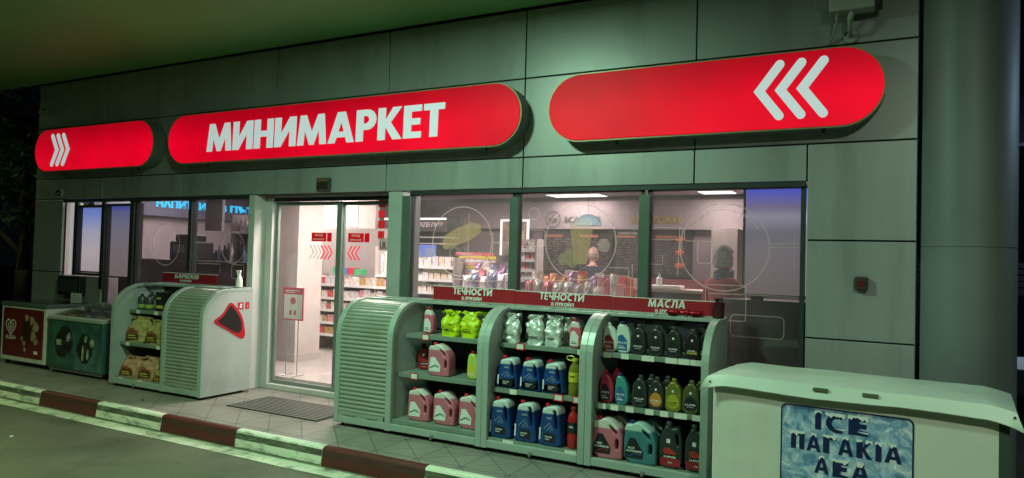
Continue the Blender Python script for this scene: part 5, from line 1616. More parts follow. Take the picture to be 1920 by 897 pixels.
# entrance mat
t = thing('entrance_mat', 'ribbed grey aluminium and rubber mat in front of the sliding door', 'mat', (-5.28, -.40, 0.002))
MATR = pm('ribbed rubber', (.035, .035, .032), .8)
MATA = pm('mat aluminium', (.26, .25, .24), .45, .5)
m = MB(); m.box(-5.87, -4.66, -.745, -.17, .002, .008); m.build('base', MATR, t)
m = MB()
for k in range(12):
    y = -.735 + k * .048
    m.box(-5.86, -4.67, y, y + .018, .008, .014)
m.build('ribs', MATA, t)

# ================================================================== SHOP INTERIOR
LED = emis('shop light panel', (1.0, .93, .88), 3.5)
for i, (x, y, sx, sy, p) in enumerate(SHOP_LAMPS):
    t = thing('ceiling_light', 'white rectangular light panel in the shop ceiling ' + ('above the cafe menu boards', 'by the white rear pillar', 'just inside the sliding door', 'over the door aisle', 'over the left aisle', 'over the snack racks', 'by the partition', 'over the drinks counter', 'over the window counter, added to light the person')[i], 'lamp', (x, y, 2.66), 0, 'light panels in the shop ceiling')
    m = MB(); m.box(-sx / 2 - .02, sx / 2 + .02, -sy / 2 - .02, sy / 2 + .02, .008, .029); m.build('frame', WHITEP, t, local=True)
    m = MB(); m.box(-sx / 2, sx / 2, -sy / 2, sy / 2, .001, .007); m.build('diffuser', LED, t, local=True)
# lit signs
CY = emis('cyan lit letters', (.04, .60, .90), 2.2)
t = thing('drinks_sign', 'cyan glowing letters НАПИТКИ ИЗ ПЪТ on the left bulkhead', 'sign', (-10.41, 2.6, 2.22))
text('lettering', 'НАПИТКИ', 1.60, 2.53, 2.235, 2.362, -10.415, CY, t, .035, .01, axes='yz')
text('lettering', 'ИЗ ПЪТ', 2.66, 3.57, 2.235, 2.362, -10.415, CY, t, .035, .01, axes='yz')
t = thing('cafe_sign', 'dark letters КАФЕ with a round cup emblem on the back bulkhead', 'sign', (-4.75, 5.83, 2.2))
text('lettering', 'КАФЕ', -5.13, -4.45, 2.215, 2.335, 5.895, pm('dark letters', (.08, .07, .07), .5), t, .03, .008)
m = MB(); m.ribbon(circle(-5.36, 2.28, .14, 30), .02, 5.89, closed=True); m.prism_y([(-5.42, 2.22), (-5.30, 2.22), (-5.27, 2.30), (-5.45, 2.30)], 5.888, 5.892); m.ribbon([(-5.38, 2.32), (-5.35, 2.35), (-5.38, 2.38)], .012, 5.89); m.build('cup_emblem', pm('dark letters', (.08, .07, .07), .5), t)
t = thing('snacks_sign', 'yellow letters ЗАКУСКИ on the back bulkhead', 'sign', (-3.5, 5.83, 2.2))
text('lettering', 'ЗАКУСКИ', -3.93, -3.05, 2.215, 2.335, 5.895, emis('yellow letters', (.42, .31, .08), .30), t, .03, .008)
# menu boards
MBK = pm('menu board black', (.02, .016, .018), .4)
rb = random.Random(5)
names = ['first menu board from the left with pale writing lines', 'second menu board from the left with a red band', 'menu board lettered ГАРНИТУРИ with orange heading', 'rightmost menu board with three food pictures']
for i in range(4):
    x0 = -5.60 + i * .69; x1 = x0 + .67
    t = thing('menu_board', names[i], 'menu board', ((x0 + x1) / 2, 5.99, 1.0), 0, 'menu boards on the back wall')
    m = MB(); m.box(x0, x1, 5.96, 6.01, 1.30, 2.08); m.build('panel', MBK, t)
    m = MB()
    for r_ in range(14):
        z = 1.92 - r_ * .042
        a = x0 + .05
        while a < x1 - .1:
            l_ = rb.uniform(.04, .16); m.box(a, min(a + l_, x1 - .05), 5.954, 5.958, z, z + .014); a += l_ + rb.uniform(.02, .10)
    m.build('menu_lines', pm('menu writing', (.16, .13, .13), .5), t)
    m = MB(); m.box(x0 + .06, x0 + .40, 5.950, 5.958, 1.965, 2.01); m.build('heading_band', pm('orange heading', (.30, .10, .06), .5), t)
    if i == 3:
        for k in range(3):
            m = MB(); m.lathe([(.07, 0), (.06, -.01), (.02, -.016)], (x0 + .47, 5.948, 1.95 - k * .22), 16, sx=1.1, sy=.7, axis='y'); m.build('food_picture', pm('food red', (.5, .09, .04), .5, var=.4, scale=20), t)
    if i == 2:
        text('heading_lettering', 'ГАРНИТУРИ', x0 + .08, x0 + .42, 2.025, 2.06, 5.952, PALE, t, .01, .002)
m = MB(); m.box(-5.65, -2.5, 5.93, 6.01, 1.06, 1.285)
o = m.build('splash_panel', pm('maroon wall panel', (.22, .06, .06), .5), bld)
t = thing('light_box', 'picture box with a glowing white frame on the back wall', 'light box', (-6.13, 5.9, 1.58))
m = MB(); fr = .035
x0, x1, z0, z1 = -6.43, -5.84, 1.61, 2.28
m.box(x0, x0 + fr, 5.86, 5.9, z0, z1); m.box(x1 - fr, x1, 5.86, 5.9, z0, z1); m.box(x0 + fr, x1 - fr, 5.86, 5.9, z1 - fr, z1)
m.build('glowing_frame', emis('white led frame', (1, .95, .9), 1.6), t)
m = MB(); m.box(x0 + fr, x1 - fr, 5.88, 5.92, z0, z1 - fr); m.build('picture', pm('light box picture', (.25, .20, .17), .5, var=.5, scale=6), t)
m = MB(); m.box(-6.05, -5.93, 5.868, 5.878, 1.75, 2.0); m.box(-6.08, -5.90, 5.868, 5.878, 1.70, 1.74); m.build('picture_motif', pm('yellow green motif', (.5, .5, .2), .5), t)
# back counter and the two people
m = MB(); m.box(-5.3, -1.9, 2.62, 3.0, .1, 1.06)
t = thing('service_counter', 'long dark service counter in the middle of the shop', 'counter', (-3.6, 2.9, .1))
m.build('front', DGREY, t)
m = MB(); m.box(-5.33, -1.87, 2.58, 3.05, 1.061, 1.10); m.build('worktop', pm('grey worktop', (.35, .32, .32), .3), t, bevel=.004)
m = MB(); m.box(-5.31, -1.89, 2.59, 2.60, .1, .18); m.build('kick_board', BLACK, t)

def skin_body(name, nodes, edges, mat, parent, sub=2):
    me = bpy.data.meshes.new(name)
    me.from_pydata([n[0] for n in nodes], edges, [])
    o = bpy.data.objects.new(name, me); COL.objects.link(o)
    sk = o.modifiers.new('skin', 'SKIN')
    for i, n in enumerate(nodes):
        r_ = n[1]
        me.skin_vertices[0].data[i].radius = (r_, r_) if not isinstance(r_, tuple) else r_
    me.skin_vertices[0].data[0].use_root = True
    sd = o.modifiers.new('sub', 'SUBSURF'); sd.levels = sub; sd.render_levels = sub
    dg = bpy.context.evaluated_depsgraph_get(); dg.update()
    m2 = bpy.data.meshes.new_from_object(o.evaluated_get(dg))
    bpy.data.objects.remove(o); bpy.data.meshes.remove(me)
    m2.materials.clear()
    for mm in (mat if isinstance(mat, (list, tuple)) else [mat]): m2.materials.append(mm)
    m2.polygons.foreach_set('use_smooth', [True] * len(m2.polygons))
    m2.name = name
    o = bpy.data.objects.new(name, m2); COL.objects.link(o); o.parent = parent
    return o
SKIN = pm('skin', (.62, .38, .30), .5, var=.05)
def person(label, x, y, z, rz, height, top_mat, leg_mat, hair_mat, bald=False, scarf=None, arms='down'):
    t = thing('person', label, 'person', (x, y, z), R(rz))
    s = height / 1.75
    def S(*p): return tuple(v * s for v in p)
    nodes = [(S(0, 0, .96), (.15 * s, .11 * s)),           # 0 pelvis
             (S(0, .0, 1.12), (.14 * s, .10 * s)), (S(0, .0, 1.30), (.165 * s, .11 * s)), (S(0, 0, 1.42), (.13 * s, .085 * s)),  # 1-3
             (S(0, -.005, 1.49), .055 * s), (S(0, -.015, 1.56), .052 * s)]   # 4,5 neck
    edges = [(0, 1), (1, 2), (2, 3), (3, 4), (4, 5)]
    for sd in (-1, 1):
        b = len(nodes)
        nodes += [(S(sd * .10, 0, .86), .085 * s), (S(sd * .105, -.01, .50), .058 * s), (S(sd * .105, .01, .12), .04 * s), (S(sd * .105, -.02, .045), .04 * s), (S(sd * .115, -.15, .03), .032 * s)]
        edges += [(0, b), (b, b + 1), (b + 1, b + 2), (b + 2, b + 3), (b + 3, b + 4)]
        c = len(nodes)
        if arms == 'down':
            el, wr = (sd * .24, .02, 1.10), (sd * .22, -.12, .90)
        else:
            el, wr = (sd * .25, -.02, 1.14), (sd * .14, -.26, 1.12)
        nodes += [(S(sd * .175, 0, 1.405), .062 * s), (S(*el), .042 * s), (S(*wr), .028 * s)]
        edges += [(3, c), (c, c + 1), (c + 1, c + 2)]
        # palm, fingers and thumb as separate chains from the wrist
        wv = Vector(wr); d = (Vector(wr) - Vector(el)).normalized(); side = Vector((sd, 0, 0)); side = (side - d * side.dot(d)).normalized()
        palm = wv + d * .06
        nodes.append((S(*palm), .026 * s)); edges.append((c + 2, len(nodes) - 1)); pi = len(nodes) - 1
        curl = d.cross(side) * (.012 if sd > 0 else -.012)
        for k, L_ in enumerate((.070, .080, .075, .058)):
            off = side * ((k - 1.5) * -.019)
            a1 = palm + d * .035 + off; a2 = a1 + d * L_ * .5 + curl; a3 = a2 + d * L_ * .45 + curl * 2
            n0 = len(nodes)
            nodes += [(S(*a1), .0095 * s), (S(*a2), .0085 * s), (S(*a3), .0075 * s)]
            edges += [(pi, n0), (n0, n0 + 1), (n0 + 1, n0 + 2)]
        b1 = wv + d * .035 - side * .03 * 1; b2 = b1 - side * .022 + d * .03; b3 = b2 + d * .03
        n0 = len(nodes); nodes += [(S(*b1), .012 * s), (S(*b2), .010 * s), (S(*b3), .008 * s)]
        edges += [(pi, n0), (n0, n0 + 1), (n0 + 1, n0 + 2)]
    body = skin_body('body', nodes, edges, [SKIN, top_mat, leg_mat, BLACK], t, 2)
    for p in body.data.polygons:
        c = p.center / s
        p.material_index = 1 if c.z > .92 else (2 if c.z > .09 else 3)
        if c.z > 1.475: p.material_index = 0
        for sd in (-1, 1):
            wr = Vector((sd * .22, -.12, .90)) if arms == 'down' else Vector((sd * .14, -.26, 1.12))
            el = Vector((sd * .24, .02, 1.10)) if arms == 'down' else Vector((sd * .25, -.02, 1.14))
            dd = (wr - el).normalized()
            if (c - wr).dot(dd) > 0 and (c - wr).length < .25: p.material_index = 0
            elif (c - el).length < .2 and c.z < .95 and abs(c.x) > .19: p.material_index = 1
    # head with face
    me = bpy.data.meshes.new('head'); bm = bmesh.new()
    bmesh.ops.create_uvsphere(bm, u_segments=32, v_segments=24, radius=1)
    for v in bm.verts:
        a = v.co.copy()
        wx = .075 * (1 - .22 * max(0, -a.z) ** 1.5)
        x_ = a.x * wx; y_ = a.y * .096; z_ = a.z * .118
        if a.y < 0:
            # jaw forward, eye sockets, brow
            if a.z < -.3: y_ -= .010 * (-a.z)
            for ex_ in (-.38, .38):
                d2 = (a.x - ex_) ** 2 * 9 + (a.z - .05) ** 2 * 26
                y_ += .010 * math.exp(-d2)
            d2 = a.x ** 2 * 60 + (a.z + .20) ** 2 * 14
            y_ -= .022 * math.exp(-d2)
            d2 = a.x ** 2 * 8 + (a.z + .56) ** 2 * 120
            y_ -= .005 * math.exp(-d2)
        v.co = Vector((x_, y_ - .02, z_ + 1.645)) * s
    bm.to_mesh(me); bm.free(); me.materials.append(SKIN)
    me.polygons.foreach_set('use_smooth', [True] * len(me.polygons))
    h = bpy.data.objects.new('head', me); COL.objects.link(h); h.parent = t
    for sd in (-1, 1):
        m = MB(); m.lathe([(.002, -.007), (.012, -.004), (.013, .004), (.002, .008)], (sd * .076 * s, -.012 * s, 1.64 * s), 14, sx=1, sy=2.2, axis='x'); m.build('ear', SKIN, t, smooth=True, local=True)
        m = MB(); m.lathe([(.001, -.010), (.008, -.006), (.010, 0), (.008, .006), (.001, .010)], (sd * .029 * s, -.098 * s, 1.652 * s), 12, axis='y'); m.build('eye', WHITEP, h, smooth=True, local=True)
        m = MB(); m.lathe([(.0045, 0), (.004, -.002)], (sd * .029 * s, -.107 * s, 1.652 * s), 10, axis='y'); m.build('iris', BLACK, h, local=True)
    m = MB(); m.lathe([(.004, -.02), (.006, 0), (.004, .02)], (0, -.117 * s, 1.578 * s), 10, axis='x'); m.build('mouth', pm('lips', (.40, .14, .12), .5), h, smooth=True, local=True)
    me = bpy.data.meshes.new('hair'); bm = bmesh.new()
    bmesh.ops.create_uvsphere(bm, u_segments=48, v_segments=36, radius=1)
    kill = []
    for v in bm.verts:
        a = v.co.copy()
        th_ = .010 if bald else .024
        lim = (.10 if a.y > 0 else .58) if not bald else .55
        lo = -.55 if a.y > .1 else lim
        if bald: keep = -.45 < a.z < .25 and a.y > .05
        else: keep = a.z > (-.62 if a.y > -.05 else .50 + .25 * noise.noise(a * 5))
        if not keep: kill.append(v); continue
        r_ = 1
        nz = noise.noise(a * 7 + Vector((3, 1, 2))) * .7 + noise.noise(a * 17) * .6
        f = th_ * (1 + (.55 if not bald else .5) * nz)
        v.co = Vector((a.x * (.077 + f), a.y * (.098 + f) - .015, a.z * (.119 + f) + 1.648)) * s
    bmesh.ops.delete(bm, geom=kill, context='VERTS')
    bm.to_mesh(me); bm.free(); me.materials.append(hair_mat)
    me.polygons.foreach_set('use_smooth', [True] * len(me.polygons))
    o = bpy.data.objects.new('hair', me); COL.objects.link(o); o.parent = t
    sm = o.modifiers.new('thick', 'SOLIDIFY'); sm.thickness = .008
    if scarf:
        m = MB()
        for q in range(3):
            zz = (1.47 + q * .028) * s
            m.tube([((.085 - .004 * q) * s * math.cos(a), (.082) * s * math.sin(a) - .01, zz + .008 * math.sin(3 * a + q)) for a in [2 * PI * k / 24 for k in range(24)]], .022 * s, 8, closed=True)
        m.build('scarf', scarf, t, smooth=True, local=True)
    return t
person('bald person in a dark top standing behind the counter', -3.66, 3.55, .10, 160, 1.64, pm('dark navy cloth', (.03, .035, .06), .9), BLACK, pm('thin grey hair', (.30, .27, .25), .9), True, arms='fold')
person('person with curly grey hair, blue scarf and dark red jacket at the window', -1.30, .72, .10, 148, 1.60, pm('dark red jacket', (.42, .06, .07), .85, bump=.3, bscale=30), DGREY,
       pm('curly grey hair', (.60, .54, .56), .9, var=.35, scale=55, bump=.8, bscale=90), False, scarf=pm('blue grey scarf', (.17, .20, .30), .9, var=.3, scale=30), arms='fold')

# goods racks behind the windows
rg = random.Random(21)
PC = [(.55, .08, .08), (.62, .52, .40), (.70, .66, .60), (.12, .16, .30), (.45, .30, .12), (.66, .30, .32), (.20, .20, .22), (.30, .12, .20), (.60, .60, .62), (.25, .38, .18)]
PMAT = [pm('pack colour %d' % i, c, .45, var=.35, scale=25) for i, c in enumerate(PC)]
def rack(name, label, x0, x1, y0, y1, zs, ztop, cat='shelf rack', back=True, mat=SHOPGREY):
    t = thing(name, label, cat, ((x0 + x1) / 2, (y0 + y1) / 2, .1))
    for xx in (x0, x1 - .02):
        m = MB(); m.box(xx, xx + .02, y0, y1, .1, ztop); m.build('side', mat, t)
    if back:
        m = MB(); m.box(x0 + .02, x1 - .02, y1 - .02, y1, .1, ztop); m.build('back', mat, t)
    for z in zs:
        m = MB(); m.box(x0 + .02, x1 - .02, y0 + .012, y1 - .02, z - .02, z); s_ = m.build('shelf', WHITEP, t)
        m = MB(); m.box(x0 + .02, x1 - .02, y0, y0 + .010, z - .035, z + .004); m.build('price_strip', LWHT, s_)
    return t
CN = {'pack colour 0': 'red', 'pack colour 1': 'tan', 'pack colour 2': 'cream', 'pack colour 3': 'navy', 'pack colour 4': 'brown', 'pack colour 5': 'pink', 'pack colour 6': 'dark grey', 'pack colour 7': 'plum', 'pack colour 8': 'light grey', 'pack colour 9': 'green',
      'bright pack 0': 'red', 'bright pack 1': 'green', 'bright pack 2': 'blue', 'bright pack 3': 'yellow', 'snack foil 0': 'dark blue', 'snack foil 1': 'silver beige', 'snack foil 2': 'red', 'snack foil 3': 'silver', 'snack foil 4': 'purple', 'snack foil 5': 'orange',
      'amber glass': 'amber', 'dark grey plastic': 'dark', 'black plastic': 'black', 'white plastic': 'white'}
def packs(x0, x1, y, z, wr, hr, label, group, dep=.10, cat='packet', mats=None, shapes='box', name='goods_pack', maxn=99, row=''):
    x = X0 = x0
    k = 0
    while x < x1 and k < maxn:
        w_ = rg.uniform(*wr); h_ = rg.uniform(*hr)
        if x + w_ > x1: break
        mt = rg.choice(mats or PMAT)
        key = (name, round(w_, 2), round(h_, 2))
        m = MB()
        if shapes == 'box':
            m.box(-w_ / 2 * .94, w_ / 2 * .94, -dep / 2, dep / 2, 0, h_)
            o = m.build(name, mt, None)
        elif shapes == 'bottle':
            r_ = w_ / 2 * .9
            m.lathe([(r_, 0), (r_, h_ * .6), (r_ * .4, h_ * .78), (r_ * .35, h_ * .9), (r_ * .42, h_ * .91), (r_ * .42, h_)], (0, 0, 0), 12)
            o = m.build(name, mt, None, smooth=True)
        else:
            # pillow bag
            n_ = 14; rows = []
            for j in range(7):
                u = j / 6; s_ = (1, .98, .95, .93, .95, .98, 1)[j]; d_ = (.06, .7, 1, 1, .9, .5, .06)[j]
                for q in range(n_):
                    a = 2 * PI * q / n_
                    rows.append((w_ / 2 * s_ * math.cos(a) + rg.uniform(-.004, .004), dep / 2 * d_ * math.sin(a) + rg.uniform(-.004, .004), h_ * u + rg.uniform(-.003, .003)))
            m.add(rows, [(j * n_ + q, j * n_ + (q + 1) % n_, (j + 1) * n_ + (q + 1) % n_, (j + 1) * n_ + q) for j in range(6) for q in range(n_)])
            o = m.build(name, mt, None)
        o.location = (x + w_ / 2, y + rg.uniform(-.01, .01), z)
        o.rotation_euler = (0, 0, R(rg.uniform(-5, 5)))
        third = ('left', 'middle', 'right')[min(2, int(3 * (x - X0) / max(.01, x1 - X0)))]
        tag(o, (CN.get(mt.name, '') + ' ' + label + ' ' + row + third).replace('  ', ' ').strip(), cat, group)
        x += w_ + rg.uniform(.002, .012)
        k += 1
# gondola seen through the door
rack('shelf_rack', 'white shelving of small goods seen through the sliding door', -7.86, -5.7, 2.40, 2.84, (.35, .53, .72, .90, 1.10), 1.25)
sw = [PMAT[i] for i in (0, 2, 5, 8, 2, 4, 1)]
for z, h_ in ((.35, .13), (.53, .13), (.72, .13), (.90, .14), (1.10, .13)):
    packs(-7.80, -5.75, 2.50, z, (.06, .12), (h_ * .6, h_), 'packet on white shelving behind the door', 'packets on the white shelving', .14, mats=sw, row={.35: 'bottom', .53: 'fourth', .72: 'third', .90: 'second', 1.10: 'top'}[z] + ' row ')
BG = [pm('bright pack %d' % i, c, .4) for i, c in enumerate(((.60, .04, .08), (.08, .45, .20), (.05, .25, .55), (.65, .55, .05)))]
packs(-7.5, -6.95, 2.62, 1.251, (.10, .16), (.07, .11), 'packet lying on top of the white shelving', 'bright packets on top of the shelving', .16, mats=BG)
rack('shelf_rack', 'narrow rack of pale magazines beside the door', -6.62, -6.1, 2.45, 2.8, (1.27,), 1.68, mat=WHITEWALL)
packs(-6.58, -6.12, 2.55, 1.27, (.03, .06), (.22, .34), 'magazine standing in the narrow rack', 'pale magazines in the narrow rack', .05, mats=[PMAT[2], PMAT[8], DGREY, WHITEP])
# bottles left of the pillar, seen past the door frame
rack('shelf_rack', 'shelves of amber bottles left of the inner pillar', -8.6, -7.75, 1.55, 1.9, (.45, .80, 1.15, 1.50, 1.85), 2.1)
for z in (.45, .80, 1.15, 1.50, 1.85):
    packs(-8.56, -7.80, 1.68, z, (.06, .08), (.20, .27), 'bottle left of the inner pillar', 'amber bottles by the pillar', .06, 'bottle', [pm('amber glass', (.35, .16, .04), .2), PMAT[8], DGREY], 'bottle', 'amber_bottle', row=('lowest', 'second', 'third', 'fourth', 'top')[round((z - .45) / .35)] + ' row ')
# notice stand behind the door glass
t = thing('notice_stand', 'red framed hygiene notice on a thin floor stand inside the door', 'sign', (-6.22, .48, .10))
m = MB(); m.box(-.16, .16, -.012, 0, .66, 1.045); m.build('red_frame', pm('pink red frame', (.62, .06, .12), .4), t, local=True)
m = MB(); m.box(-.145, .145, -.016, -.0125, .675, .965); m.build('sheet', WHITEP, t, local=True)
m = MB(); m.box(-.13, .10, -.0165, -.013, 1.005, 1.015); m.box(-.13, .02, -.0165, -.013, .985, .993); m.build('heading', PALE, t, local=True)
m = MB(); m.prism_y(circle(0, .89, .042, 18), -.019, -.017); m.prism_y(rrect(-.05, -.02, .72, .78, .012), -.019, -.017); m.prism_y(rrect(.02, .05, .72, .78, .012), -.019, -.017); m.build('pictogram', pm('pictogram red', (.55, .10, .14), .5), t, local=True)
m = MB(); m.tube([(-.10, .0, .66), (-.10, .0, .01)], .006, 6); m.tube([(.08, .0, .66), (.08, .0, .01)], .006, 6); m.tube([(-.13, -.1, .008), (-.10, .0, .01), (-.10, .12, .008)], .006, 6); m.tube([(.11, -.1, .008), (.08, .0, .01), (.08, .12, .008)], .006, 6); m.build('legs', STEEL, t, local=True)
# wall notices on the gray panel
t = thing('wall_notice', 'white notice with a pink heading on the partition wall', 'notice', (-7.9, 3.295, 2.0))
m = MB(); m.box(-.22, .22, -.006, 0, 0, .55); m.build('sheet', LWHT, t, local=True)
m = MB(); m.box(-.12, .12, -.009, -.0065, .36, .42); m.build('heading', pm('pink heading', (.62, .16, .20), .5), t, local=True)
# pastry unit with lit header and a screen
t = thing('pastry_unit', 'pastry case with a lit header reading ТЕСТЕНИ ИЗДЕЛИЯ', 'display case', (-6.6, 3.6, .1))
m = MB(); m.box(-7.3, -6.04, 3.45, 3.95, .1, 1.0); m.box(-7.3, -6.04, 3.80, 3.95, 1.0, 2.2); m.build('case', DGREY, t)
m = MB(); m.box(-7.25, -6.06, 3.44, 3.46, 2.13, 2.16); m.build('led_strip', emis('led strip', (1, .95, .9), 2.2), t)
m = MB(); m.box(-7.25, -6.06, 3.46, 3.50, 1.95, 2.12); m.build('header', pm('dark header', (.10, .09, .09), .5), t)
text('header_lettering', 'ТЕСТЕНИ ИЗДЕЛИЯ', -7.20, -6.12, 2.01, 2.09, 3.455, PALE, t, .02, .003)
for z in (1.75, 1.85): 
    m = MB(); m.box(-7.25, -6.06, 3.5, 3.8, z, z + .015); m.build('shelf', WHITEP, t)
t = thing('shop_screen', 'bright blue screen in the left part of the big window', 'screen', (-6.45, 3.40, 1.50))
m = MB(); m.box(-.27, .27, 0, .04, 0, .25); m.build('bezel', BLACK, t, local=True)
m = MB(); m.box(-.255, .255, -.004, -.001, .015, .235); m.build('display', emis('blue screen light', (.16, .28, .80), .8), t, local=True)
m = MB(); m.box(-.20, -.02, -.008, -.0045, .05, .15); m.box(.06, .20, -.008, -.0045, .06, .19); m.build('screen_picture', emis('screen picture', (.35, .42, .62), .6), t, local=True)
# low racks behind the big windows
rack('snack_rack', 'rack of crisps bags behind the first big window', -4.60, -3.80, 1.20, 1.62, (.5, .8, 1.17), 1.20, mat=DGREY)
FO = [foil('snack foil %d' % i, c, .3, .45, 40, .8) for i, c in enumerate(((.20, .24, .36), (.70, .64, .60), (.58, .16, .20), (.70, .66, .68), (.40, .22, .40), (.7, .3, .14)))]
packs(-4.42, -3.78, 1.34, 1.17, (.10, .13), (.17, .24), 'foil snack bag, front row, first window,', 'foil snack bags behind the first big window', .07, 'bag', FO[:2] + FO[3:5], 'pillow', 'snack_bag')
packs(-4.40, -3.80, 1.49, 1.17, (.09, .12), (.20, .28), 'foil snack bag, second row, first window,', 'foil snack bags in the second row', .07, 'bag', FO, 'pillow', 'snack_bag')
rack('snack_rack', 'long rack of foil snack bags behind the middle window', -3.60, -2.0, 1.20, 1.62, (.5, .8, 1.15), 1.18, mat=DGREY)
packs(-3.55, -2.55, 1.28, 1.15, (.09, .12), (.14, .20), 'foil snack bag, front row, middle window,', 'front row foil snack bags', .07, 'bag', [FO[1], FO[2], FO[3], FO[4]], 'pillow', 'snack_bag')
packs(-3.55, -2.50, 1.43, 1.15, (.09, .12), (.22, .29), 'foil snack bag, back row, middle window,', 'back row foil snack bags', .07, 'bag', [FO[2], FO[4], FO[5], FO[1]], 'pillow', 'snack_bag')
packs(-2.52, -2.05, 1.40, 1.16, (.07, .10), (.10, .17), 'small packet at the right of the snack rack', 'small packets at the right of the snack rack', .07, mats=[PMAT[5], PMAT[2], PMAT[0]])
packs(-4.40, -3.80, 1.60, 1.17, (.08, .11), (.30, .36), 'tall foil bag, third row, first window,', 'tall foil bags in the third row', .06, 'bag', FO, 'pillow', 'snack_bag')
packs(-3.20, -2.30, 1.57, 1.15, (.06, .10), (.20, .30), 'small box, third row, middle window,', 'small boxes in the third row', .06, 'box', [PMAT[0], PMAT[2], PMAT[5], PMAT[1], PMAT[8]])
# stacked chocolate boxes
for i in range(7):
    z = 1.33 + i * .042
    y_ = 1.95
    carton('sweets_carton', ('lowest', 'second lowest', 'third lowest', 'middle', 'third highest', 'second highest', 'topmost')[i] + ' flat carton of the sweets stack behind the first window', -4.62 + .02 * (i % 3), y_, z, .42 - .02 * (i % 2), .25, .038, (PMAT[1], PMAT[2], BG[3], PMAT[5], PMAT[8], BG[3], PMAT[0])[i], PMAT[(i * 3) % 10], group='stacked sweets cartons', rz=rg.uniform(-4, 4))
t = thing('sweets_stand', 'dark pedestal carrying the stack of sweets cartons', 'stand', (-4.6, 1.95, .1))
m = MB(); m.box(-.24, .24, -.15, .15, 0, 1.20); m.build('pedestal', DGREY, t, local=True)
m = MB(); m.box(-.27, .27, -.17, .17, 1.201, 1.228); m.build('plate', STEEL, t, local=True)
rack('magazine_rack', 'tall narrow rack of small coloured packs by the first mullion', -3.98, -3.66, 1.75, 1.95, (1.20, 1.32, 1.44, 1.56, 1.68), 1.80)
for z in (1.20, 1.32, 1.44, 1.56, 1.68):
    packs(-3.95, -3.68, 1.82, z, (.04, .06), (.07, .10), 'tiny pack in the tall narrow rack', 'tiny packs in the tall narrow rack', .05, mats=[PMAT[5], PMAT[2], PMAT[0], PMAT[8], PMAT[6]], row=('lowest', 'second', 'third', 'fourth', 'top')[round((z - 1.20) / .12)] + ' row ')
rack('shelf_rack', 'pale rack of packs at the left edge of the first big window', -5.40, -4.70, 1.6, 1.9, (.9, 1.12, 1.28, 1.44), 1.55)
for z in (.9, 1.12, 1.28, 1.44):
    packs(-5.36, -4.74, 1.68, z, (.05, .10), (.08, .13), 'pack in the rack left in the first window', 'pale packs left in the window', .08, mats=[PMAT[2], PMAT[8], PMAT[1]], row={.9: 'lowest', 1.12: 'second', 1.28: 'third', 1.44: 'top'}[z] + ' row ')
# hanging lamp shade in the cafe area
t = thing('pendant_lamp', 'pale blue dome pendant lamp in front of the cafe sign', 'lamp', (-3.72, 3.5, 1.95))
m = MB(); m.lathe([(.19, 0), (.18, .05), (.14, .11), (.07, .15), (.02, .16)], (0, 0, .10), 30); m.build('shade', pm('blue frosted shade', (.35, .60, .66), .25, emit=.25), t, smooth=True, local=True)
m = MB(); m.tube([(0, 0, .25), (0, 0, .79)], .004, 6); m.build('cord', BLACK, t, local=True)
# sanitizer tray in the third window
t = thing('sink_tray', 'white tray with a small dispenser behind the third window', 'tray', (-1.98, 1.35, 1.30))
m = MB(); m.box(-.20, .16, -.10, .10, 0, .035); m.build('tray', WHITEP, t, bevel=.01, local=True)
m = MB(); m.lathe([(.03, .036), (.03, .10), (.012, .12), (.012, .15)], (-.08, 0, 0), 14); m.build('dispenser', WHITEP, t, smooth=True, local=True)
t = thing('window_counter', 'pale narrow window counter behind the third window', 'counter', (-1.55, 1.4, .1))
m = MB(); m.box(-2.2, -1.25, 1.2, 1.6, 1.27, 1.298); m.build('worktop', pm('beige worktop', (.55, .45, .40), .4), t)
m = MB(); m.box(-2.16, -1.29, 1.25, 1.55, .1, 1.269); m.build('support', DGREY, t)
# added glowing panel, its gradient painted for the bluish reflection in the third window
refl_glow = vgrad_emis('blue to mauve reflection glow', [(0, (.115, .095, .10)), (.35, (.135, .115, .13)), (.58, (.12, .115, .15)), (.73, (.22, .22, .28)), (.82, (.14, .125, .23)), (.93, (.09, .095, .40)), (1, (.05, .08, .52))], .02, .86, 1.8)
t = thing('reflection_glow_panel', 'added panel glowing blue to mauve for the reflection in the third window', 'panel', (-.63, .30, 1.33))
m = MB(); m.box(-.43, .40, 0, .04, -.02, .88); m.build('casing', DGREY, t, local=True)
m = MB(); m.box(-.41, .38, -.004, -.001, 0, .86); m.build('painted_glow', refl_glow, t, local=True)
t = thing('storage_cabinet', 'dark low cabinet with dim boxes at the foot of the third window', 'cabinet', (-.75, .45, .1))
m = MB(); m.box(-.50, .55, -.17, .18, 0, 1.18); m.build('case', pm('dark olive cabinet', (.035, .032, .018), .5), t, local=True)
m = MB(); m.box(-.495, .545, -.178, -.171, .02, 1.06); m.build('door', pm('dark olive door', (.030, .028, .016), .4), t, local=True)
t = thing('desk_fan', 'small dark bundle with a yellow top on the low cabinet', 'bundle', (-.95, .36, 1.281))
m = MB(); m.lathe([(.05, 0), (.06, .03), (.055, .055), (.03, .075)], (0, 0, 0), 14); m.build('body', BLACK, t, smooth=True, local=True)
m = MB(); m.lathe([(.035, .075), (.045, .08), (.04, .095)], (-.01, 0, 0), 12); m.build('top', LYEL, t, smooth=True, local=True)
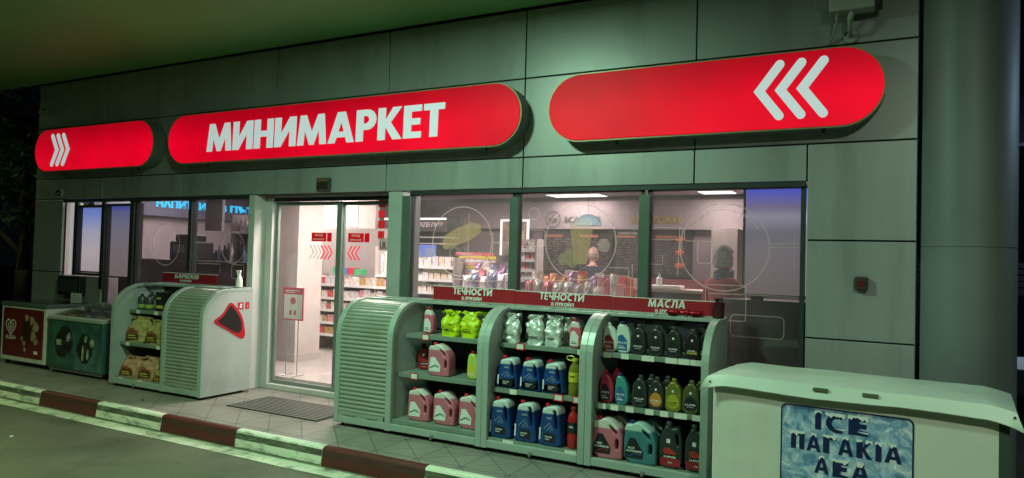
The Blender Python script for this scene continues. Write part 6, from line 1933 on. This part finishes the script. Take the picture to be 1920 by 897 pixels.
# left windows: added panels glowing in a painted blue gradient
fs_ = vgrad_emis('blue to white painted glow', [(0, (.46, .41, .38)), (.3, (.52, .47, .44)), (.62, (.42, .44, .52)), (.86, (.20, .30, .62)), (1, (.14, .22, .62))], 0.0, .90, 2.0)
t = thing('glow_panel', 'added glowing panel fading from blue to white in the small left window', 'panel', (-9.75, .25, 1.22))
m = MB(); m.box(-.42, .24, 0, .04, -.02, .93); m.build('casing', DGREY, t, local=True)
m = MB(); m.box(-.40, .22, -.004, -.001, 0, .91); m.build('painted_glow', fs_, t, local=True)
fs2 = vgrad_emis('dim blue to beige painted glow', [(0, (.26, .21, .19)), (.4, (.27, .24, .24)), (.7, (.24, .25, .31)), (.90, (.16, .19, .36)), (1, (.05, .08, .48))], 0.0, .97, 1.6)
t = thing('glow_panel', 'dimmer added glowing panel fading from blue to beige in the second left window', 'panel', (-9.15, .25, 1.17))
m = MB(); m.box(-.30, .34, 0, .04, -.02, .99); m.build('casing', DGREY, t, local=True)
m = MB(); m.box(-.28, .32, -.004, -.001, 0, .97); m.build('painted_glow', fs2, t, local=True)
t = thing('drinks_counter', 'dark counter with machines behind the left windows', 'counter', (-8.6, 1.0, .1))
m = MB(); m.box(-1.4, 1.25, -.25, .25, 0, 1.28); m.build('front', BLACK, t, local=True)
m = MB(); m.box(-1.42, 1.27, -.27, .27, 1.281, 1.31); m.build('worktop', DGREY, t, local=True)
t = thing('coffee_machine', 'dark angular coffee machine on the drinks counter', 'machine', (-8.72, 1.0, 1.412))
m = MB(); m.box(-.26, .22, -.18, .18, 0, .26); m.box(-.20, .12, -.14, .14, .261, .36); m.build('body', pm('charcoal metal', (.05, .05, .06), .35), t, bevel=.02, local=True)
m = MB(); m.box(-.18, .06, -.188, -.181, .10, .22); m.build('front_panel', STEEL, t, bevel=.004, local=True)
packs(-8.35, -7.4, 1.0, 1.412, (.06, .09), (.14, .26), 'bottle standing on the drinks counter', 'dark bottles on the drinks counter', .06, 'bottle', [DGREY, BLACK, PMAT[3], PMAT[2]], 'bottle', 'drinks_bottle', 9)
t = thing('serving_ledge', 'pale ledge along the drinks counter top', 'shelf', (-8.4, .86, 1.312))
m = MB(); m.box(-1.0, 1.0, -.10, .28, 0, .10); m.build('ledge', SHOPGREY, t, local=True)
rack('wine_rack', 'white shelves of bottles against the left shop wall', -10.5, -9.4, 3.2, 3.5, (1.3, 1.6, 1.9), 2.05)
for z in (1.3, 1.6, 1.9 - .0):
    packs(-10.45, -9.45, 3.32, z, (.07, .10), (.12, .2), 'bottle on the left shop wall shelves', 'bottles on the left wall shelves', .07, 'bottle', [PMAT[2], PMAT[0], DGREY, PMAT[8]], 'bottle', 'shelf_bottle', row={1.3: 'low', 1.6: 'middle', 1.9: 'top'}[z] + ' row ')

# ================================================================== TREES AND YARD AROUND
LEAF = pm('dark leaves', (.045, .085, .03), .5, var=.4, scale=3)
BARK = pm('bark', (.08, .06, .045), .9, bump=.5, bscale=20)
def tree(label, x, y, h, cr, seed, n=2600):
    rt = random.Random(seed)
    t = thing('tree', label, 'tree', (x, y, -.15), 0, 'trees beside the shop')
    m = MB(); m.tube([(0, 0, 0), (.05, .02, h * .3), (-.04, .05, h * .55), (.05, 0, h * .8)], [.14, .11, .08, .03], 10)
    for k in range(6):
        a = rt.uniform(0, 2 * PI); z0_ = h * rt.uniform(.35, .6)
        m.tube([(0, 0, z0_), (math.cos(a) * cr * .4, math.sin(a) * cr * .4, z0_ + .5), (math.cos(a) * cr * .75, math.sin(a) * cr * .75, z0_ + 1.1)], [.05, .03, .012], 6)
    m.build('trunk', BARK, t, smooth=True, local=True)
    m = MB()
    cl = [(rt.gauss(0, cr * .5), rt.gauss(0, cr * .5), h * rt.uniform(.42, 1.0), rt.uniform(.25, .55)) for _ in range(34)]
    for i in range(n):
        c = rt.choice(cl)
        p = Vector((c[0] + rt.gauss(0, c[3] * .5), c[1] + rt.gauss(0, c[3] * .5), c[2] + rt.gauss(0, c[3] * .4)))
        d1 = Vector((rt.gauss(0, 1), rt.gauss(0, 1), rt.gauss(0, .6))).normalized(); d2 = d1.cross(Vector((rt.gauss(0, 1), rt.gauss(0, 1), rt.gauss(0, 1)))).normalized()
        l_ = rt.uniform(.05, .10)
        m.add([p - d1 * l_, p + d2 * l_ * .4, p + d1 * l_, p - d2 * l_ * .4], [(0, 1, 2, 3)])
    m.build('crown', LEAF, t, local=True)
tree('leafy tree left of the shop, its twigs lit by an added lamp', -12.9, .9, 4.3, 1.1, 3)
tree('darker tree standing further back left of the shop', -15.2, 3.4, 5.4, 1.6, 8)
# parked car glimpsed right of the column
t = thing('parked_car', 'dark blue parked car glimpsed right of the round column', 'car', (1.98, 6.2, -.15))
CARB = pm('dark blue car paint', (.012, .022, .05), .2, .3, coat=.6)
prof = [(-2.1, .28), (-2.1, .62), (-1.95, .80), (-1.1, .93), (-.55, 1.36), (.75, 1.40), (1.45, .98), (2.05, .92), (2.12, .60), (2.1, .28)]
m = MB(); m.prism_x(prof, -.85, .85); m.build('body', CARB, t, bevel=.06, seg=3, local=True)
m = MB(); m.prism_x([(-1.0, .95), (-.52, 1.32), (.72, 1.355), (1.32, .98)], -.862, .862); m.build('side_windows', pm('dark car glass', (.01, .012, .014), .06), t, local=True)
for sx in (-.80, .80):
    for yy in (-1.35, 1.35):
        m = MB(); m.lathe([(.31, -.10), (.33, -.07), (.33, .07), (.31, .10)], (sx, yy, .33), 28, axis='x'); w_ = m.build('wheel', RUBBER, t, smooth=True, local=True)
        m = MB(); m.lathe([(.20, -.105), (.21, .105)], (sx, yy, .33), 20, axis='x'); m.build('rim', STEEL, w_, smooth=True, local=True)
for sx in (-.62, .62):
    m = MB(); m.lathe([(.09, 0), (.085, -.05), (.05, -.075)], (sx, -2.08, .68), 18, sx=1.6, sy=.8, axis='y'); m.build('headlight', emis('parked headlight', (.5, .62, .8), .22), t, smooth=True, local=True)
t = thing('station_fence', 'dark slatted fence at the back of the yard right of the shop', 'fence', (4, 12, -.15))
m = MB()
for k in range(14): m.box(-6, 14, 0, .03, .1 + k * .13, .20 + k * .13)
m.build('slats', DGREY, t, local=True)
for k in range(9):
    m = MB(); m.box(-6 + k * 2.5, -5.92 + k * 2.5, .031, .11, 0, 2.0); m.build('post', DGREY, t, local=True)
t = thing('lean_to_roof', 'grey sheet metal lean-to roof behind the yard', 'roof', (3.6, 8.5, 2.6))
m = MB(); m.add([(-2.2, 0, 1.1), (3.2, 0, 1.1), (3.2, 2.6, 2.4), (-2.2, 2.6, 2.4), (-2.2, 0, 1.05), (3.2, 0, 1.05), (3.2, 2.6, 2.35), (-2.2, 2.6, 2.35)], [(0, 1, 2, 3), (7, 6, 5, 4), (0, 4, 5, 1), (1, 5, 6, 2), (2, 6, 7, 3), (3, 7, 4, 0)])
m.build('sheet', pm('grey sheet metal', (.30, .33, .40), .5, .3), t, local=True)
for xx in (-2.0, 3.0):
    m = MB(); m.box(xx, xx + .1, .1, .2, -2.75, 1.04); m.build('post', DGREY, t, local=True)

# yard floodlights right of the shop, the farther one added for the lean-to
for i, (x, y, rz, lb) in enumerate(((3.4, 1.2, 110, 'floodlight on a steel pole near the round column'), (5.2, 4.5, 40, 'added floodlight on a steel pole further back, lighting the lean-to'))):
    t = thing('floodlight', lb, 'lamp', (x, y, -.15), R(rz), 'yard floodlights')
    m = MB(); m.lathe([(.05, 0), (.045, 3.3)], (0, -.16, 0), 14); m.build('pole', STEEL, t, smooth=True, local=True)
    m = MB(); m.box(-.20, .20, -.13, -.02, 3.18, 3.52); m.build('head', DGREY, t, bevel=.01, local=True)
# little litter on the forecourt and the paving
rl = random.Random(77)
for i, (x, y, z, lb) in enumerate(((-4.25, -2.35, -.149, 'small dark pebble on the forecourt nearest the white line'), (-6.9, -2.2, -.149, 'pale cigarette end on the forecourt left of the middle'), (-3.3, -1.9, -.149, 'dark scrap on the forecourt near the kerb'), (-5.6, -2.9, -.149, 'dark pebble near the bottom edge of the forecourt'), (-6.75, -1.05, .001, 'tiny scrap on the paving in front of the shuttered cabinet'))):
    m = MB(); n_ = 7
    r_ = rl.uniform(.012, .02)
    m.prism_z([(r_ * rl.uniform(.6, 1.2) * math.cos(2 * PI * k / n_), r_ * rl.uniform(.6, 1.2) * math.sin(2 * PI * k / n_)) for k in range(n_)], 0, .008)
    o = m.build('pebble', TAG if i == 1 else BLACK, None, local=True); o.location = (x, y, z)
    tag(o, lb, 'pebble', 'litter on the ground')
